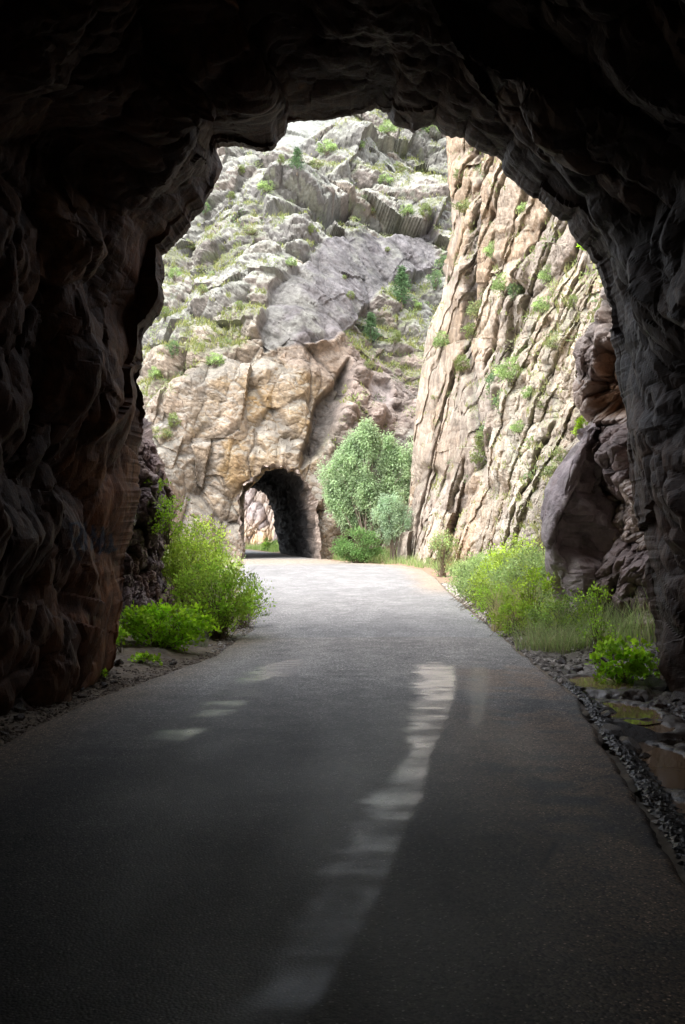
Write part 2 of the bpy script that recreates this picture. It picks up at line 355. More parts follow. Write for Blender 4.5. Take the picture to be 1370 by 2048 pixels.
def road_material():
    m, t, b = mat_base("asphalt")
    at = N(t, "ShaderNodeAttribute", attribute_name="Col"); wa = N(t, "ShaderNodeAttribute", attribute_name="Wet"); da = N(t, "ShaderNodeAttribute", attribute_name="Damp")
    tc = N(t, "ShaderNodeTexCoord"); v = tc.outputs['Object']
    vo = N(t, "ShaderNodeTexVoronoi"); vo.inputs['Scale'].default_value = 75; t.links.new(v, vo.inputs['Vector'])
    vb = N(t, "ShaderNodeTexVoronoi"); vb.inputs['Scale'].default_value = 38; t.links.new(v, vb.inputs['Vector'])
    sx = N(t, "ShaderNodeSeparateColor"); t.links.new(vo.outputs['Color'], sx.inputs[0])
    sb = N(t, "ShaderNodeSeparateColor"); t.links.new(vb.outputs['Color'], sb.inputs[0])
    no = noise_node(t, v, 3, 8, .6)
    k = maprange(t, sx.outputs[0], 0, 1, .3, 1.7)
    hi = maprange(t, sx.outputs[1], .88, .94, 0, 1); dd = maprange(t, vo.outputs['Distance'], .25, .5, 1, 0)
    hm = N(t, "ShaderNodeMath", operation='MULTIPLY'); t.links.new(hi, hm.inputs[0]); t.links.new(dd, hm.inputs[1])
    hb = maprange(t, sb.outputs[1], .93, .95, 0, 1); db = maprange(t, vb.outputs['Distance'], .12, .25, 1, 0)
    hm3 = N(t, "ShaderNodeMath", operation='MULTIPLY'); t.links.new(hb, hm3.inputs[0]); t.links.new(db, hm3.inputs[1])
    hm4 = N(t, "ShaderNodeMath", operation='MAXIMUM'); t.links.new(hm.outputs[0], hm4.inputs[0]); t.links.new(hm3.outputs[0], hm4.inputs[1])
    hm2 = N(t, "ShaderNodeMath", operation='MULTIPLY_ADD'); hm2.inputs[1].default_value = 4.5; t.links.new(hm4.outputs[0], hm2.inputs[0]); t.links.new(k, hm2.inputs[2])
    k2 = maprange(t, no.outputs[0], .3, .7, .8, 1.2)
    mu = N(t, "ShaderNodeMath", operation='MULTIPLY'); t.links.new(hm2.outputs[0], mu.inputs[0]); t.links.new(k2, mu.inputs[1])
    vm = N(t, "ShaderNodeVectorMath", operation='SCALE'); t.links.new(at.outputs['Color'], vm.inputs[0]); t.links.new(mu.outputs[0], vm.inputs['Scale'])
    t.links.new(vm.outputs[0], b.inputs['Base Color'])
    r0 = maprange(t, da.outputs['Fac'], 0, 1, .82, .5)
    mx = N(t, "ShaderNodeMix"); t.links.new(wa.outputs['Fac'], mx.inputs[0]); t.links.new(r0, mx.inputs[2]); mx.inputs[3].default_value = .45
    t.links.new(mx.outputs[0], b.inputs['Roughness'])
    b.inputs['Specular Tint'].default_value = (.62, .81, 1, 1); sp = maprange(t, wa.outputs['Fac'], 0, 1, .4, .95); t.links.new(sp, b.inputs['Specular IOR Level'])
    bs = maprange(t, wa.outputs['Fac'], 0, 1, .32, .15)
    bp = N(t, "ShaderNodeBump"); bp.inputs['Distance'].default_value = .006; t.links.new(bs, bp.inputs['Strength'])
    iv = N(t, "ShaderNodeMath", operation='SUBTRACT'); iv.inputs[0].default_value = 1; t.links.new(vo.outputs['Distance'], iv.inputs[1])
    t.links.new(iv.outputs[0], bp.inputs['Height']); t.links.new(bp.outputs[0], b.inputs['Normal'])
    # thin water film: a glossy layer whose strength follows Fresnel
    gl = N(t, "ShaderNodeBsdfGlossy"); gl.inputs['Color'].default_value = (.82, .87, 1, 1); gl.inputs['Roughness'].default_value = .20
    b2 = N(t, "ShaderNodeBump"); b2.inputs['Distance'].default_value = .006; b2.inputs['Strength'].default_value = .12; t.links.new(iv.outputs[0], b2.inputs['Height']); t.links.new(b2.outputs[0], gl.inputs['Normal'])
    fr = N(t, "ShaderNodeFresnel"); fr.inputs['IOR'].default_value = 1.6
    f1_ = N(t, "ShaderNodeMath", operation='MULTIPLY'); t.links.new(fr.outputs[0], f1_.inputs[0]); t.links.new(wa.outputs['Fac'], f1_.inputs[1])
    f2_ = N(t, "ShaderNodeMath", operation='MULTIPLY', use_clamp=True); t.links.new(f1_.outputs[0], f2_.inputs[0]); f2_.inputs[1].default_value = 1.7
    mxs = N(t, "ShaderNodeMixShader"); t.links.new(f2_.outputs[0], mxs.inputs[0]); t.links.new(b.outputs[0], mxs.inputs[1]); t.links.new(gl.outputs[0], mxs.inputs[2])
    t.links.new(mxs.outputs[0], t.nodes['Material Output'].inputs[0])
    return m
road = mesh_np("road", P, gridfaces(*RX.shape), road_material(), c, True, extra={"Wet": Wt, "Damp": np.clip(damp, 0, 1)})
tag(road, kind="structure")

# ------------------------------------------------------------------ near tunnel: interior, mouth and outer face in one rock mass
OUT = [(165, 1440), (182, 1400), (200, 1360), (226, 1335), (232, 1290), (236, 1240), (243, 1190), (250, 1120), (262, 1060), (274, 990), (270, 940), (272, 900), (288, 860), (292, 810), (277, 765), (283, 715), (284, 665), (300, 640), (325, 603),
       (319, 560), (317, 505), (345, 485), (352, 468), (380, 448), (385, 428), (408, 408), (425, 372), (435, 335), (430, 300), (435, 288), (480, 285), (510, 291), (550, 292), (553, 272), (566, 262), (562, 240), (570, 229), (610, 222), (650, 222),
       (690, 216), (740, 209), (752, 205), (765, 212), (785, 215), (790, 240), (815, 252), (830, 256), (850, 247), (870, 241), (885, 262), (905, 267), (932, 262), (942, 280), (965, 292), (1000, 305), (1012, 315), (1012, 338), (1035, 350),
       (1060, 374), (1085, 380), (1105, 400), (1130, 425), (1146, 431), (1152, 455), (1160, 482), (1182, 494), (1190, 510), (1205, 540), (1210, 580), (1224, 620), (1229, 680), (1245, 720), (1252, 780), (1264, 830), (1270, 900), (1280, 960), (1292, 1030),
       (1297, 1100), (1308, 1170), (1320, 1240), (1322, 1290), (1334, 1345), (1344, 1380), (1350, 1440)]
def resample(pts, n):
    p = np.array(pts, float); L = np.concatenate([[0], np.cumsum(np.hypot(*np.diff(p, axis=0).T))]); s = np.linspace(0, L[-1], n)
    return np.stack([np.interp(s, L, p[:, 0]), np.interp(s, L, p[:, 1])], 1), s / L[-1]
NT = 900
o2, uu = resample(OUT, NT)
YM = 12.2
ang = np.zeros((NT, 3)); ang[:, 0] = uu * 40
dm = YM + .35 * fbm(ang * .6, 3, 81) + np.interp(uu, [0, .12, .5, .9, 1], [-.7, -.1, -.1, .1, .2])
MO = proj(o2[:, 0], o2[:, 1], dm)
# small jagged detail on the rim
cen = np.array([.1, 0, 2.6])
rad = MO - cen; rad[:, 1] = 0; rn = rad / np.linalg.norm(rad, axis=1, keepdims=True)
jag = .035 * fbm(ang * 3.5, 3, 83) + .022 * fbm(ang * 14, 3, 84)
MB = blur(MO[None], 16, 2)[0] if False else np.stack([np.convolve(np.pad(MO[:, k], 9, mode='edge'), np.hanning(19) / np.hanning(19).sum(), 'valid') for k in range(3)], 1)
MJ = MO.copy(); MO = MO + rn * jag[:, None]
# inner section
sec = [(-3.0, -.5), (-3.05, 1), (-3.15, 2.6), (-3.15, 4.2), (-2.9, 5.3), (-2.0, 6.2), (-.6, 6.7), (.8, 6.7), (2.1, 6.2), (3.1, 5.2), (3.35, 4.0), (3.3, 2.5), (3.15, 1), (3.05, -.5)]
s2, _ = resample(sec, NT)
# match by angle so that ribs run straight back
th_m = np.unwrap(np.arctan2(MO[:, 2] - 2.6, MO[:, 0] - .1)); th_s = np.unwrap(np.arctan2(s2[:, 1] - 2.6, s2[:, 0] - .1))
th_mm = np.minimum.accumulate(th_m)
th_b = blur(np.interp(uu, [0, 1], [0, 0])[None] + th_mm[None], 12, 2)[0]
SX = np.interp(-th_b, -th_s, s2[:, 0]); SZ = np.interp(-th_b, -th_s, s2[:, 1])
tun_y = np.concatenate([np.linspace(-30, 6, 34), np.linspace(6.3, 8.2, 14), np.arange(8.25, 11.2, .03)])
rings = []; amp = []
for yy in tun_y:
    wgt = np.clip((YM - yy) / 4.2, 0, 1); wgt = wgt * wgt * (3 - 2 * wgt) * .7 + .3 * wgt
    X = MB[:, 0] * (1 - wgt) + SX * wgt; Z = MB[:, 2] * (1 - wgt) + SZ * wgt
    rings.append(np.stack([X, np.full(NT, yy), Z], 1)); amp.append(np.full(NT, 1.0))
last = rings[-1]
for t in np.linspace(.04, 1, 26):                       # up to the rim, which has its own depth at every point
    rings.append(last * (1 - t) + (MO + (MO - MJ) * (t ** 2 - 1)) * t); amp.append(np.full(NT, (1 - t) ** .35))
for t in np.linspace(0, 1, 60)[1:]:                     # the cliff round the mouth
    g = 1 + 2.6 * t ** 1.8
    mm = MO * (1 - min(1, t * 6)) + MB * min(1, t * 6); P_ = cen + (mm - cen) * g; P_[:, 1] = dm + .35 * ss(0, .08, np.full(NT, t)) + 2.0 * t ** 2
    P_[:, 2] = np.maximum(P_[:, 2], -1.0) 
    rings.append(P_); amp.append(np.full(NT, -min(1, t * 6)))
T = np.array(rings); A = np.array(amp)
nrm = gnorm(T); cc = cen[None, None] - T; cc[..., 1] = 0
Tn = blur(nrm * np.sign((nrm * cc).sum(-1)[20:60].mean()), 3, 1)   # towards the tunnel axis
ext = A < 0
side = ss(-1.5, 1.8, T[..., 0]) ; top = ss(4.2, 5.6, T[..., 2])
RA = frame((.08, -.25, -1)); RB = frame((.5, -.35, -.85)); RC = frame((1, .1, .18))
def tdisp(R, s):
    a, ia, ca = facet(T, (.95, 1.7, 2.5), R, s, 1.8, .15, .1, k=3.0); b, ib, cb = facet(T, (.42, .7, 1.0), R, s + 20, 1.9, .15, .1, k=3.0); c_, ic, cc_ = facet(T, (.13, .2, .3), R, s + 40, 1.6, .25, .1, k=3.2)
    return a * .32 + b * .15 + c_ * .035, ia, ib, ic, np.maximum(cb, ca * .8)
dA, ia, ib, ic, crA = tdisp(RA, 101); dB, ja, jb, jc, crB = tdisp(RB, 151); dC, ka, kb, kc, crC = tdisp(RC, 201)
wC = top; wB = side * (1 - wC * (1 - side) ); wA = (1 - side) * (1 - top); wC = top * (1 - side)
sw = wA + wB + wC; D_ = (dA * wA + dB * wB + dC * wC) / sw
I1 = np.where(wC > .5, ka, np.where(wB > .5, ja, ia)); I2 = np.where(wC > .5, kb, np.where(wB > .5, jb, ib)); I3 = np.where(wC > .5, kc, np.where(wB > .5, jc, ic)); CR = np.where(wC > .5, crC, np.where(wB > .5, crB, crA))
inn = np.clip(A, 0, 1)
depth_in = np.maximum(dm[None] - T[..., 1], 0)
amp_in = .22 + .78 * ss(0, 2.0, depth_in)
dsp = np.where(ext, D_ * 1.3 * np.clip(-A, 0, 1), (D_ - .03 - .20 * ss(.5, 2.6, depth_in)) * amp_in * (inn > 0))
T2 = T + Tn * dsp[..., None]
T2[..., 1] = np.where(ext, T[..., 1] - 1.2 * D_ * np.clip(-A, 0, 1), T2[..., 1])
nz = fbm(T * 1.1, 4, 231); nf = fbm(T * np.array([3, 3, 1]), 4, 233)
tc_ = np.zeros(T.shape) + (.21, .15, .105)
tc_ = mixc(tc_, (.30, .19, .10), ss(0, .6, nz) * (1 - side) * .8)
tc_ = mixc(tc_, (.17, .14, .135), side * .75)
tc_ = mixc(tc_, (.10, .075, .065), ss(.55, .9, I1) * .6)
tc_ = mixc(tc_, (.36, .32, .28), ss(.88, 1, I2) * ss(.3, .8, I3) * .8)
tc_ = tc_ * (.6 + .8 * I2[..., None]) * (.75 + .5 * I3[..., None])
tc_ = mixc(tc_, (.30, .27, .25), ss(.2, .6, nf) * top * .4)
tc_ = mixc(tc_, (.05, .04, .04), CR * .4)
# faded blue-black spray paint on the left wall: unreadable letters in strokes
ppx = 685 + T2[..., 0] / np.maximum(T2[..., 1], .5) * F; ppy = 1065 - (T2[..., 2] - CAMZ) / np.maximum(T2[..., 1], .5) * F
wallm = (T[..., 0] < -1.5) & (T[..., 1] > 7) & ~ext
def stroke(pts, wd):
    m = np.zeros(ppx.shape)
    for (x0, y0), (x1, y1) in zip(pts[:-1], pts[1:]):
        t = np.clip(((ppx - x0) * (x1 - x0) + (ppy - y0) * (y1 - y0)) / ((x1 - x0) ** 2 + (y1 - y0) ** 2), 0, 1)
        m = np.maximum(m, ss(wd, wd * .4, np.hypot(ppx - x0 - t * (x1 - x0), ppy - y0 - t * (y1 - y0))))
    return m
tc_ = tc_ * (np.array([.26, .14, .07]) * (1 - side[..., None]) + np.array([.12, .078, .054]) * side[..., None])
tc_ = tc_ * (1 + 1.3 * side * ss(3.4, 1.2, T[..., 2]) + 1.2 * (1 - side) * ss(10, 11.8, T[..., 1]) * ss(3.5, 1.5, T[..., 2]))[..., None]  # outside light painted on: right wall foot and lower left near the mouth lightened
gm = np.zeros(ppx.shape)
for st in ([(141, 1048), (143, 1072), (150, 1095), (160, 1118)], [(141, 1048), (158, 1046), (164, 1060), (158, 1076), (146, 1078)], [(158, 1078), (168, 1100)], [(170, 1044), (172, 1096)],
           [(184, 1098), (186, 1052), (200, 1106), (206, 1056)], [(206, 1056), (210, 1100), (218, 1104), (222, 1070)], [(222, 1070), (226, 1100), (232, 1098)]):
    gm = np.maximum(gm, stroke(st, 4.5))
tc_ = mixc(tc_, (.018, .028, .05), gm * wallm * .9)
n_, m_ = T2.shape[:2]
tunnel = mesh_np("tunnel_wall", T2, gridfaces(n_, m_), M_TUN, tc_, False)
tag(tunnel, kind="structure")
# ------------------------------------------------------------------ far hillside with the second tunnel
hx = seg((180, 250, 10), (250, 920, 1.7), (920, 1150, 14))
hy = seg((0, 180, 12), (180, 1132, 1.7), (1132, 1240, 12))
HX, HY = np.meshgrid(hx, hy)
cx = [-420, 200, 300, 400, 500, 600, 690, 760, 850, 1000, 1150]
cy = [-420, 60, 200, 300, 400, 480, 560, 640, 700, 760, 850, 950, 1050, 1130, 1240]
HD = bilin(cx, cy, [
    [190, 185, 180, 178, 176, 176, 178, 182, 186, 190, 190],
    [150, 140, 134, 130, 128, 126, 130, 134, 138, 142, 144],
    [130, 122, 116, 112, 108, 108, 112, 115, 118, 122, 124],
    [120, 108, 103, 100, 96, 97, 102, 106, 108, 112, 114],
    [110, 99, 95, 91, 87, 88, 93, 97, 100, 104, 106],
    [100, 92, 88, 85, 81, 80, 85, 90, 94, 98, 100],
    [94, 85, 81, 78, 75, 74, 79, 85, 89, 92, 94],
    [88, 79, 75, 72, 69, 68.5, 72, 80, 84, 88, 90],
    [82, 75, 71, 68, 67.5, 68, 71, 76, 80, 84, 86],
    [78, 71, 68, 66, 66, 66.5, 69, 73, 77, 80, 84],
    [74, 67, 65, 65.2, 65.3, 65.5, 67, 71, 74, 78, 80],
    [70, 65, 63, 64.5, 65, 65.2, 66.3, 69, 72, 74, 76],
    [66, 62, 61.5, 63.5, 64.8, 65, 66, 67.5, 70, 72, 74],
    [62, 60, 60.5, 63, 64.5, 65, 65.8, 66.5, 68, 70, 72],
    [60, 58, 60, 62, 64, 65, 65.5, 66, 67, 68, 70]], HX, HY)
HD = blur(HD, 9, 2)
H0 = proj(HX, HY, HD); Hn = gnorm(H0); Hn *= np.sign((Hn * (np.array([0, 0, CAMZ]) - H0)).sum(-1, keepdims=True))
wx = HX + 14 * fbm(H0 * .25, 3, 301); wy = HY + 14 * fbm(H0 * .25 + 30, 3, 302)
HOLE = [(490, 1145), (490, 1040), (489, 1000), (490, 985), (502, 975), (512, 965), (524, 953), (530, 942), (560, 940), (571, 937), (576, 944), (590, 945), (602, 955), (610, 966), (617, 985), (622, 1005), (628, 1035), (634, 1065), (640, 1100), (644, 1145)]
hole_far = 1 - polymask(HX, HY, HOLE, 14)
slab = polymask(wx + 9 * fbm(H0 * .9, 3, 303), wy + 7 * fbm(H0 * .9 + 9, 3, 304), [(645, 490), (700, 475), (860, 480), (880, 545), (790, 560), (740, 600), (705, 650), (660, 682), (600, 690), (530, 700), (515, 665), (545, 600), (600, 540)], 5)
topslab = polymask(wx, wy, [(545, 235), (700, 215), (690, 250), (610, 290), (550, 300)], 8)
bould = polymask(wx, wy, [(520, 395), (560, 375), (680, 365), (705, 395), (640, 420), (590, 430), (535, 450)], 6)
face = polymask(wx, wy, [(290, 830), (350, 810), (430, 700), (520, 690), (700, 690), (690, 800), (650, 900), (690, 1000), (700, 1180), (250, 1180), (270, 950)], 25)
facec = polymask(wx + 22 * fbm(H0 * .5, 3, 305), wy + 22 * fbm(H0 * .5 + 9, 3, 306), [(285, 850), (330, 760), (400, 680), (520, 660), (700, 670), (700, 800), (670, 900), (720, 1000), (720, 1180), (250, 1180), (270, 950)], 70)
ochre = polymask(wx, wy, [(420, 780), (470, 740), (600, 700), (680, 760), (660, 830), (620, 960), (500, 980), (400, 1000), (380, 900)], 30)
gray_low = polymask(wx, wy, [(690, 700), (840, 700), (830, 860), (700, 900), (670, 860)], 20)
white = polymask(wx, wy, [(728, 772), (775, 765), (778, 800), (765, 820), (728, 815)], 5)
overh = polymask(wx, wy, [(520, 700), (600, 660), (710, 660), (695, 735), (650, 770), (600, 740)], 10)
dark = polymask(wx, wy, [(640, 800), (668, 770), (690, 730), (694, 790), (672, 850), (640, 900), (610, 930), (606, 905)], 8)
RH = frame((.25, .45, 1)); RV = frame((.05, .15, 1))
RH = frame((.35, .25, 1)); RV = frame((.12, .1, 1))
a, i1, k1 = facet(H0, (9.5, 9.5, 6.0), RH, 311, 1.6, .3, .1); b, i2, k2 = facet(H0, (3.1, 3.4, 2.2), RH, 331, 1.6, .3, .1); c_, i3, k3 = facet(H0, (.6, .6, .4), RH, 351, 1, .4, .2, True)
av, iv1, kv1 = facet(H0, (3.8, 4.2, 6.0), RV, 371, 1.5, .25, .1); bv, iv2, kv2 = facet(H0, (1.5, 1.7, 2.3), RV, 391, 1.4, .3, .1)
RSL = frame((-.75, .3, .75)); asl, isl, ksl = facet(H0, (3.2, 3.2, 8.0), RSL, 361, 1.2, .3, .1); bsl, isl2, ksl2 = facet(H0, (1.1, 1.1, 2.4), RSL, 366, 1.2, .4, .1)
calm = 1 - .95 * slab - .8 * topslab - .6 * white
hill = (1 - face)
dsp = (a * 2.4 + b * .95) * hill * np.clip(calm, .08, 1) + (av * .95 + bv * .34) * face * (.25 + .75 * hole_far)
dsp = dsp + 1.6 * bould - 1.8 * polymask(wx, wy, [(545, 425), (640, 410), (705, 405), (690, 440), (600, 460), (550, 455)], 6) * (1 - bould) + .25 * overh + (.3 + .55 * asl + .16 * bsl) * slab - 1.2 * dark + .07 * fbm(H0 * 1.5, 4, 399) * slab * 4
dsp = dsp + 1.1 * fbm(H0 * .12, 3, 395) * hill * (1 - slab)
Hd = Hn * .45 + np.array([0, -.62, 0.]); H = H0 + Hd * dsp[..., None]
c_, i3, k3 = facet(H, (.8, .8, .6), RH, 351, 1.2, .4, .2); c4_, i4, k4 = facet(H, (.28, .28, .2), RH, 357, 1, .4, .2)
H = H + Hd * (c_ * .17 + c4_ * .06)[..., None] * (np.clip(calm, .15, 1) * (1 - .5 * face))[..., None]
H2n = gnorm(H); H2n *= np.sign((H2n * Hn).sum(-1, keepdims=True))
up = H2n[..., 2]
J1 = np.where(face > .5, iv1, i1); J2 = np.where(face > .5, iv2, i2); J3 = i3; KR = np.maximum(np.where(face > .5, np.maximum(kv1, kv2 * .7), np.maximum(k1 * .8, k2)), k3 * .5)
nA = fbm(H0 * .22, 4, 401); nB = fbm(H0 * .9, 4, 403); nC = fbm(H * 3.2, 3, 405); nB = fbm(H * .9, 4, 403)
hc = np.zeros(H.shape) + (.33, .32, .285)
hc = mixc(hc, (.40, .30, .215), ss(.75, .95, J2 + .35 * ss(480, 720, HY)) * .75)
hc = mixc(hc, (.13, .115, .125), ss(.52, .68, J1 * .45 + J2 * .55 + .2 * nB) * .5 * (1 - face))
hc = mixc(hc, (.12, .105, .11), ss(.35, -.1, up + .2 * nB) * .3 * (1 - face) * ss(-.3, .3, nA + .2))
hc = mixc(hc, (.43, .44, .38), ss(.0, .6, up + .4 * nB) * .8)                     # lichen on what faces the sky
hc = mixc(hc, (.44, .345, .255), facec * .92)
hc = mixc(hc, (.54, .345, .14), ochre * ss(-.4, .5, nB + nA) * .95)
hc = mixc(hc, (.55, .46, .32), ochre * ss(.6, .9, J2) * .7)
hc = mixc(hc, (.34, .235, .16), ss(.6, .9, J2) * face * .6)
hc = mixc(hc, (.30, .16, .08), ss(.25, .6, fbm(H * np.array([.5, .5, .16]), 4, 407)) * face * .45)
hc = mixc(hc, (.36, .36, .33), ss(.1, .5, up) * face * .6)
hc = mixc(hc, (.42, .32, .28), gray_low * .8)
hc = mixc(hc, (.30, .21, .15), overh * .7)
hc = mixc(hc, (.165, .152, .166), slab * .9)
hc = mixc(hc, (.07, .06, .07), slab * np.maximum(ksl, ksl2 * .6) * .8); hc = hc * (1 + slab * .5 * (isl2 - .5))[..., None]
hc = mixc(hc, (.32, .32, .29), slab * ss(.15, .6, nB + .5 * ss(660, 560, HX)) * .6)
hc = mixc(hc, (.40, .42, .39), topslab * .8)
hc = mixc(hc, (.66, .58, .56), white)
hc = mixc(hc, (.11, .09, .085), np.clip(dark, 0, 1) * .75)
hc = hc * (.72 + .5 * J2[..., None]) * (.82 + .36 * J3[..., None]) * (1 + .12 * nC[..., None])
moss = ss(.05, .55, up + .55 * nB + .3 * nC - .08) * (1 - slab * .92) * (1 - topslab * .9) * (1 - bould * .6) * (1 - .9 * face) * (1 - white)
mossg = (moss > .5) & (nB + nA > .02)
hc = mixc(hc, (.24, .27, .11), moss * .75 * ss(-.05, .5, nB + nA))
hc = mixc(hc, (.10, .085, .075), KR * (.35 + .3 * face))
hc = hc * .53 + .10 * np.array([.30, .29, .27])
n_, m_ = HX.shape
# cells inside the tunnel opening are left out and the rim is drawn back as the bore
ctr_x = (HX[:-1, :-1] + HX[1:, 1:]) / 2; ctr_y = (HY[:-1, :-1] + HY[1:, 1:]) / 2
jx = ctr_x + 3 * fbm(np.stack([ctr_x * .08, ctr_y * .08, ctr_x * 0], -1), 3, 411); jy = ctr_y + 3 * fbm(np.stack([ctr_x * .08, ctr_y * .08, ctr_x * 0 + 8], -1), 3, 412)
inside = polymask(jx, jy, HOLE, .001) > .5
Q = gridfaces(n_, m_, ~inside)
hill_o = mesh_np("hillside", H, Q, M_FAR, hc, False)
tag(hill_o, kind="structure")
hb = H.reshape(-1, 3); hcol = hc.reshape(-1, 3)
bvh_h = BVHTree.FromPolygons([Vector(v) for v in hb.tolist()], Q.tolist())
# bore of the second tunnel: ordered rim from the polygon, sunk a little inside the face
rim, ur = resample(HOLE, 150)
rd = bilin(hx, hy, H[..., 1], rim[:, 0], rim[:, 1])
BR = []
RM = proj(rim[:, 0], rim[:, 1], np.full(150, 65.0))
for t in np.linspace(0, 1, 34):
    yy = 64.0 + 20.5 * t
    w_ = 1 - .10 * ss(0, .22, t)                                      # narrows just inside
    x0 = RM[:, 0] - RM[0, 0]; X = RM[0, 0] + x0 * w_ - 3.3 * t; Z = RM[:, 2] * (1 - .10 * t)
    BR.append(np.stack([X - .12 * (rim[:, 0] < 560) * 0, np.full(150, yy), Z], 1))
BR = np.array(BR)
bc = np.array([BR[..., 0].mean(1), BR[:, 0, 1], np.full(34, 2.4)]).T[:, None]
bd = BR - bc; bd[..., 1] = 0; bd /= np.linalg.norm(bd, axis=-1, keepdims=True)
fa, fi, fk = facet(BR, (.9, 1.2, 1.6), RV, 421); fb, fj, fl = facet(BR, (.35, .5, .6), RV, 425)
BR = BR + bd * (.10 + .28 * np.abs(fa) + .16 * fb)[..., None]
bcol = np.zeros(BR.shape) + (.33, .265, .225); bcol = bcol * (.7 + .5 * fj[..., None]); bcol = mixc(bcol, (.022, .02, .02), np.maximum(ss(64.6, 67.0, BR[..., 1] + .5 * fa), ss(64.2, 65.4, BR[..., 1]) * ss(2.9, 4.3, BR[..., 2] + .3 * fa)))  # shade of the bore painted in: near black with depth and under the arch
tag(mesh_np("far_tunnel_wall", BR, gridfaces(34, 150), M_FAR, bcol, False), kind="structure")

# ------------------------------------------------------------------ right canyon wall of steep slabs
NU, NV = 520, 560
u = np.concatenate([[-.06, -.045, -.03, -.015], np.linspace(0, 1, NU) ** 1.15]); py = np.concatenate([np.linspace(0, 220, 12), np.linspace(221, 1140, NV)])
Uc, PYc = np.meshgrid(u, py)
edge = np.interp(PYc, [-300, 260, 300, 400, 450, 520, 600, 650, 700, 800, 900, 950, 1000, 1060, 1100, 1140], [905, 893, 893, 903, 905, 897, 885, 862, 850, 835, 824, 818, 812, 806, 796, 790])
PXc = edge + (1330 - edge) * np.clip(Uc, 0, 1) - Uc.clip(-1, 0) * 10
DC = np.interp(PXc, [790, 820, 860, 900, 950, 1000, 1050, 1100, 1150, 1200, 1330], [58, 55.5, 52, 48, 41.5, 35.5, 31, 27.5, 24.5, 22, 17.5])
lean = 1 + .30 * np.clip((1080 - PYc) / 800, -.1, 2) ** 1.1 * np.interp(PXc, [800, 1300], [.75, 1.35]) if False else 1 + np.clip((1080 - PYc) / 800, 0, 2) * np.interp(PXc, [800, 1300], [.22, .42])
DC = DC * lean + np.where(Uc < 0, -Uc * 260, 0)
C0 = proj(PXc, PYc, DC); C0 = blur(C0, 3, 1)
Cn = gnorm(C0); Cn *= np.sign((Cn * (np.array([0, 0, CAMZ]) - C0)).sum(-1, keepdims=True) + 1e-6)
RS = frame((.14, .30, 1))
sgrid = PXc + np.interp(PXc, [800, 950, 1150], [.17, .30, .40]) * (PYc - 1065) + 14 * fbm(C0 * .25, 3, 501)
def saw(s, w_, sd):
    k = np.floor(s / w_); f = s / w_ - k
    r = _h(k.astype(np.int64), k.astype(np.int64) * 0, k.astype(np.int64) * 0, sd)
    return (f * (.4 + r) - .5 * r) , r
s1_, r1_ = saw(sgrid, 52, 511); s2_, r2_ = saw(sgrid + 9 * fbm(C0 * .6, 3, 503), 21, 512)
smooth_slab = polymask(PXc + 6 * fbm(C0 * .5, 3, 504), PYc, [(840, 700), (872, 680), (905, 400), (925, 400), (915, 600), (965, 700), (935, 900), (905, 960), (825, 920)], 10)
QS = np.stack([sgrid, PYc, DC * 0], -1); I3 = np.eye(3); wsl = 7 * fbm(C0 * .5, 3, 505)
QS[..., 0] += wsl
a, i1, k1 = facet(QS, (78, 300, 100), I3, 521, 1.3, .3, .1); b, i2, k2 = facet(QS, (34, 105, 100), I3, 541, 1.3, .35, .1); c_, i3, k3 = facet(QS, (8.5, 18, 100), I3, 561, 1, .35, .25)
bl_, i4, k4 = facet(QS, (30, 34, 100), I3, 581, 1.2, .35, .3)
rub = polymask(PXc, PYc, [(985, 1120), (1000, 900), (1040, 600), (1330, 560), (1330, 1140)], 40)
dsp = (a * 1.5 * (1 - .3 * rub) + b * .6 + c_ * .08 + bl_ * .35 * rub + .5 * s1_) * (1 - .55 * smooth_slab) * DC / 45 * (.25 + .75 * ss(.0, .10, Uc))
fr1 = (sgrid + 9 * fbm(C0 * .7, 3, 506)) / 33.; fr2 = (sgrid + 7 * fbm(C0 * 1.1, 3, 507)) / 14.
lc = lambda f, w_: np.exp(-((f - np.round(f)) / w_) ** 2)
cl1 = lc(fr1, .07) * ss(-.25, .15, fbm(QS * np.array([.03, .006, 1]), 3, 508)); cl2 = lc(fr2, .09) * ss(-.05, .3, fbm(QS * np.array([.05, .01, 1]), 3, 509))
st1 = (_h(np.round(fr1 - .5).astype(np.int64), np.round(fr1 * 0).astype(np.int64), np.round(fr1 * 0).astype(np.int64), 77) - .5)
dsp = dsp - (.9 * cl1 + .3 * cl2) * DC / 45 + .35 * st1 * DC / 45 * (1 - cl1)
gul = ss(16, 4, np.abs(PXc - np.interp(PYc, [250, 400, 560, 700, 800, 950], [945, 962, 940, 925, 945, 958]))) * ss(240, 330, PYc) * ss(1000, 900, PYc)
gul2 = ss(10, 3, np.abs(PXc - np.interp(PYc, [560, 700, 850, 950], [1040, 1010, 985, 968]))) * ss(540, 620, PYc) * ss(980, 930, PYc)
ovh = polymask(PXc, PYc, [(1030, 480), (1062, 455), (1070, 500), (1052, 575), (1030, 570)], 5)
ovs = polymask(PXc, PYc, [(1025, 560), (1058, 565), (1050, 590), (1020, 588)], 5)
dsp = dsp - 1.5 * gul - .8 * gul2 + .7 * ovh - .7 * ovs
tc = np.array([0, 0, CAMZ]) - C0; tc /= np.linalg.norm(tc, axis=-1, keepdims=True)
C1 = C0 + (tc * .85 + Cn * .22) * dsp[..., None]
c5, i5, k5 = facet(C1, (.5, .5, .8), RS, 571, 1, .4, .25); c6, i6, k6 = facet(C1, (.2, .2, .3), RS, 577, 1, .4, .25)
C1 = C1 + (tc * .6 + Cn * .4) * ((c5 * .09 + c6 * .035) * (1 - .5 * smooth_slab))[..., None]
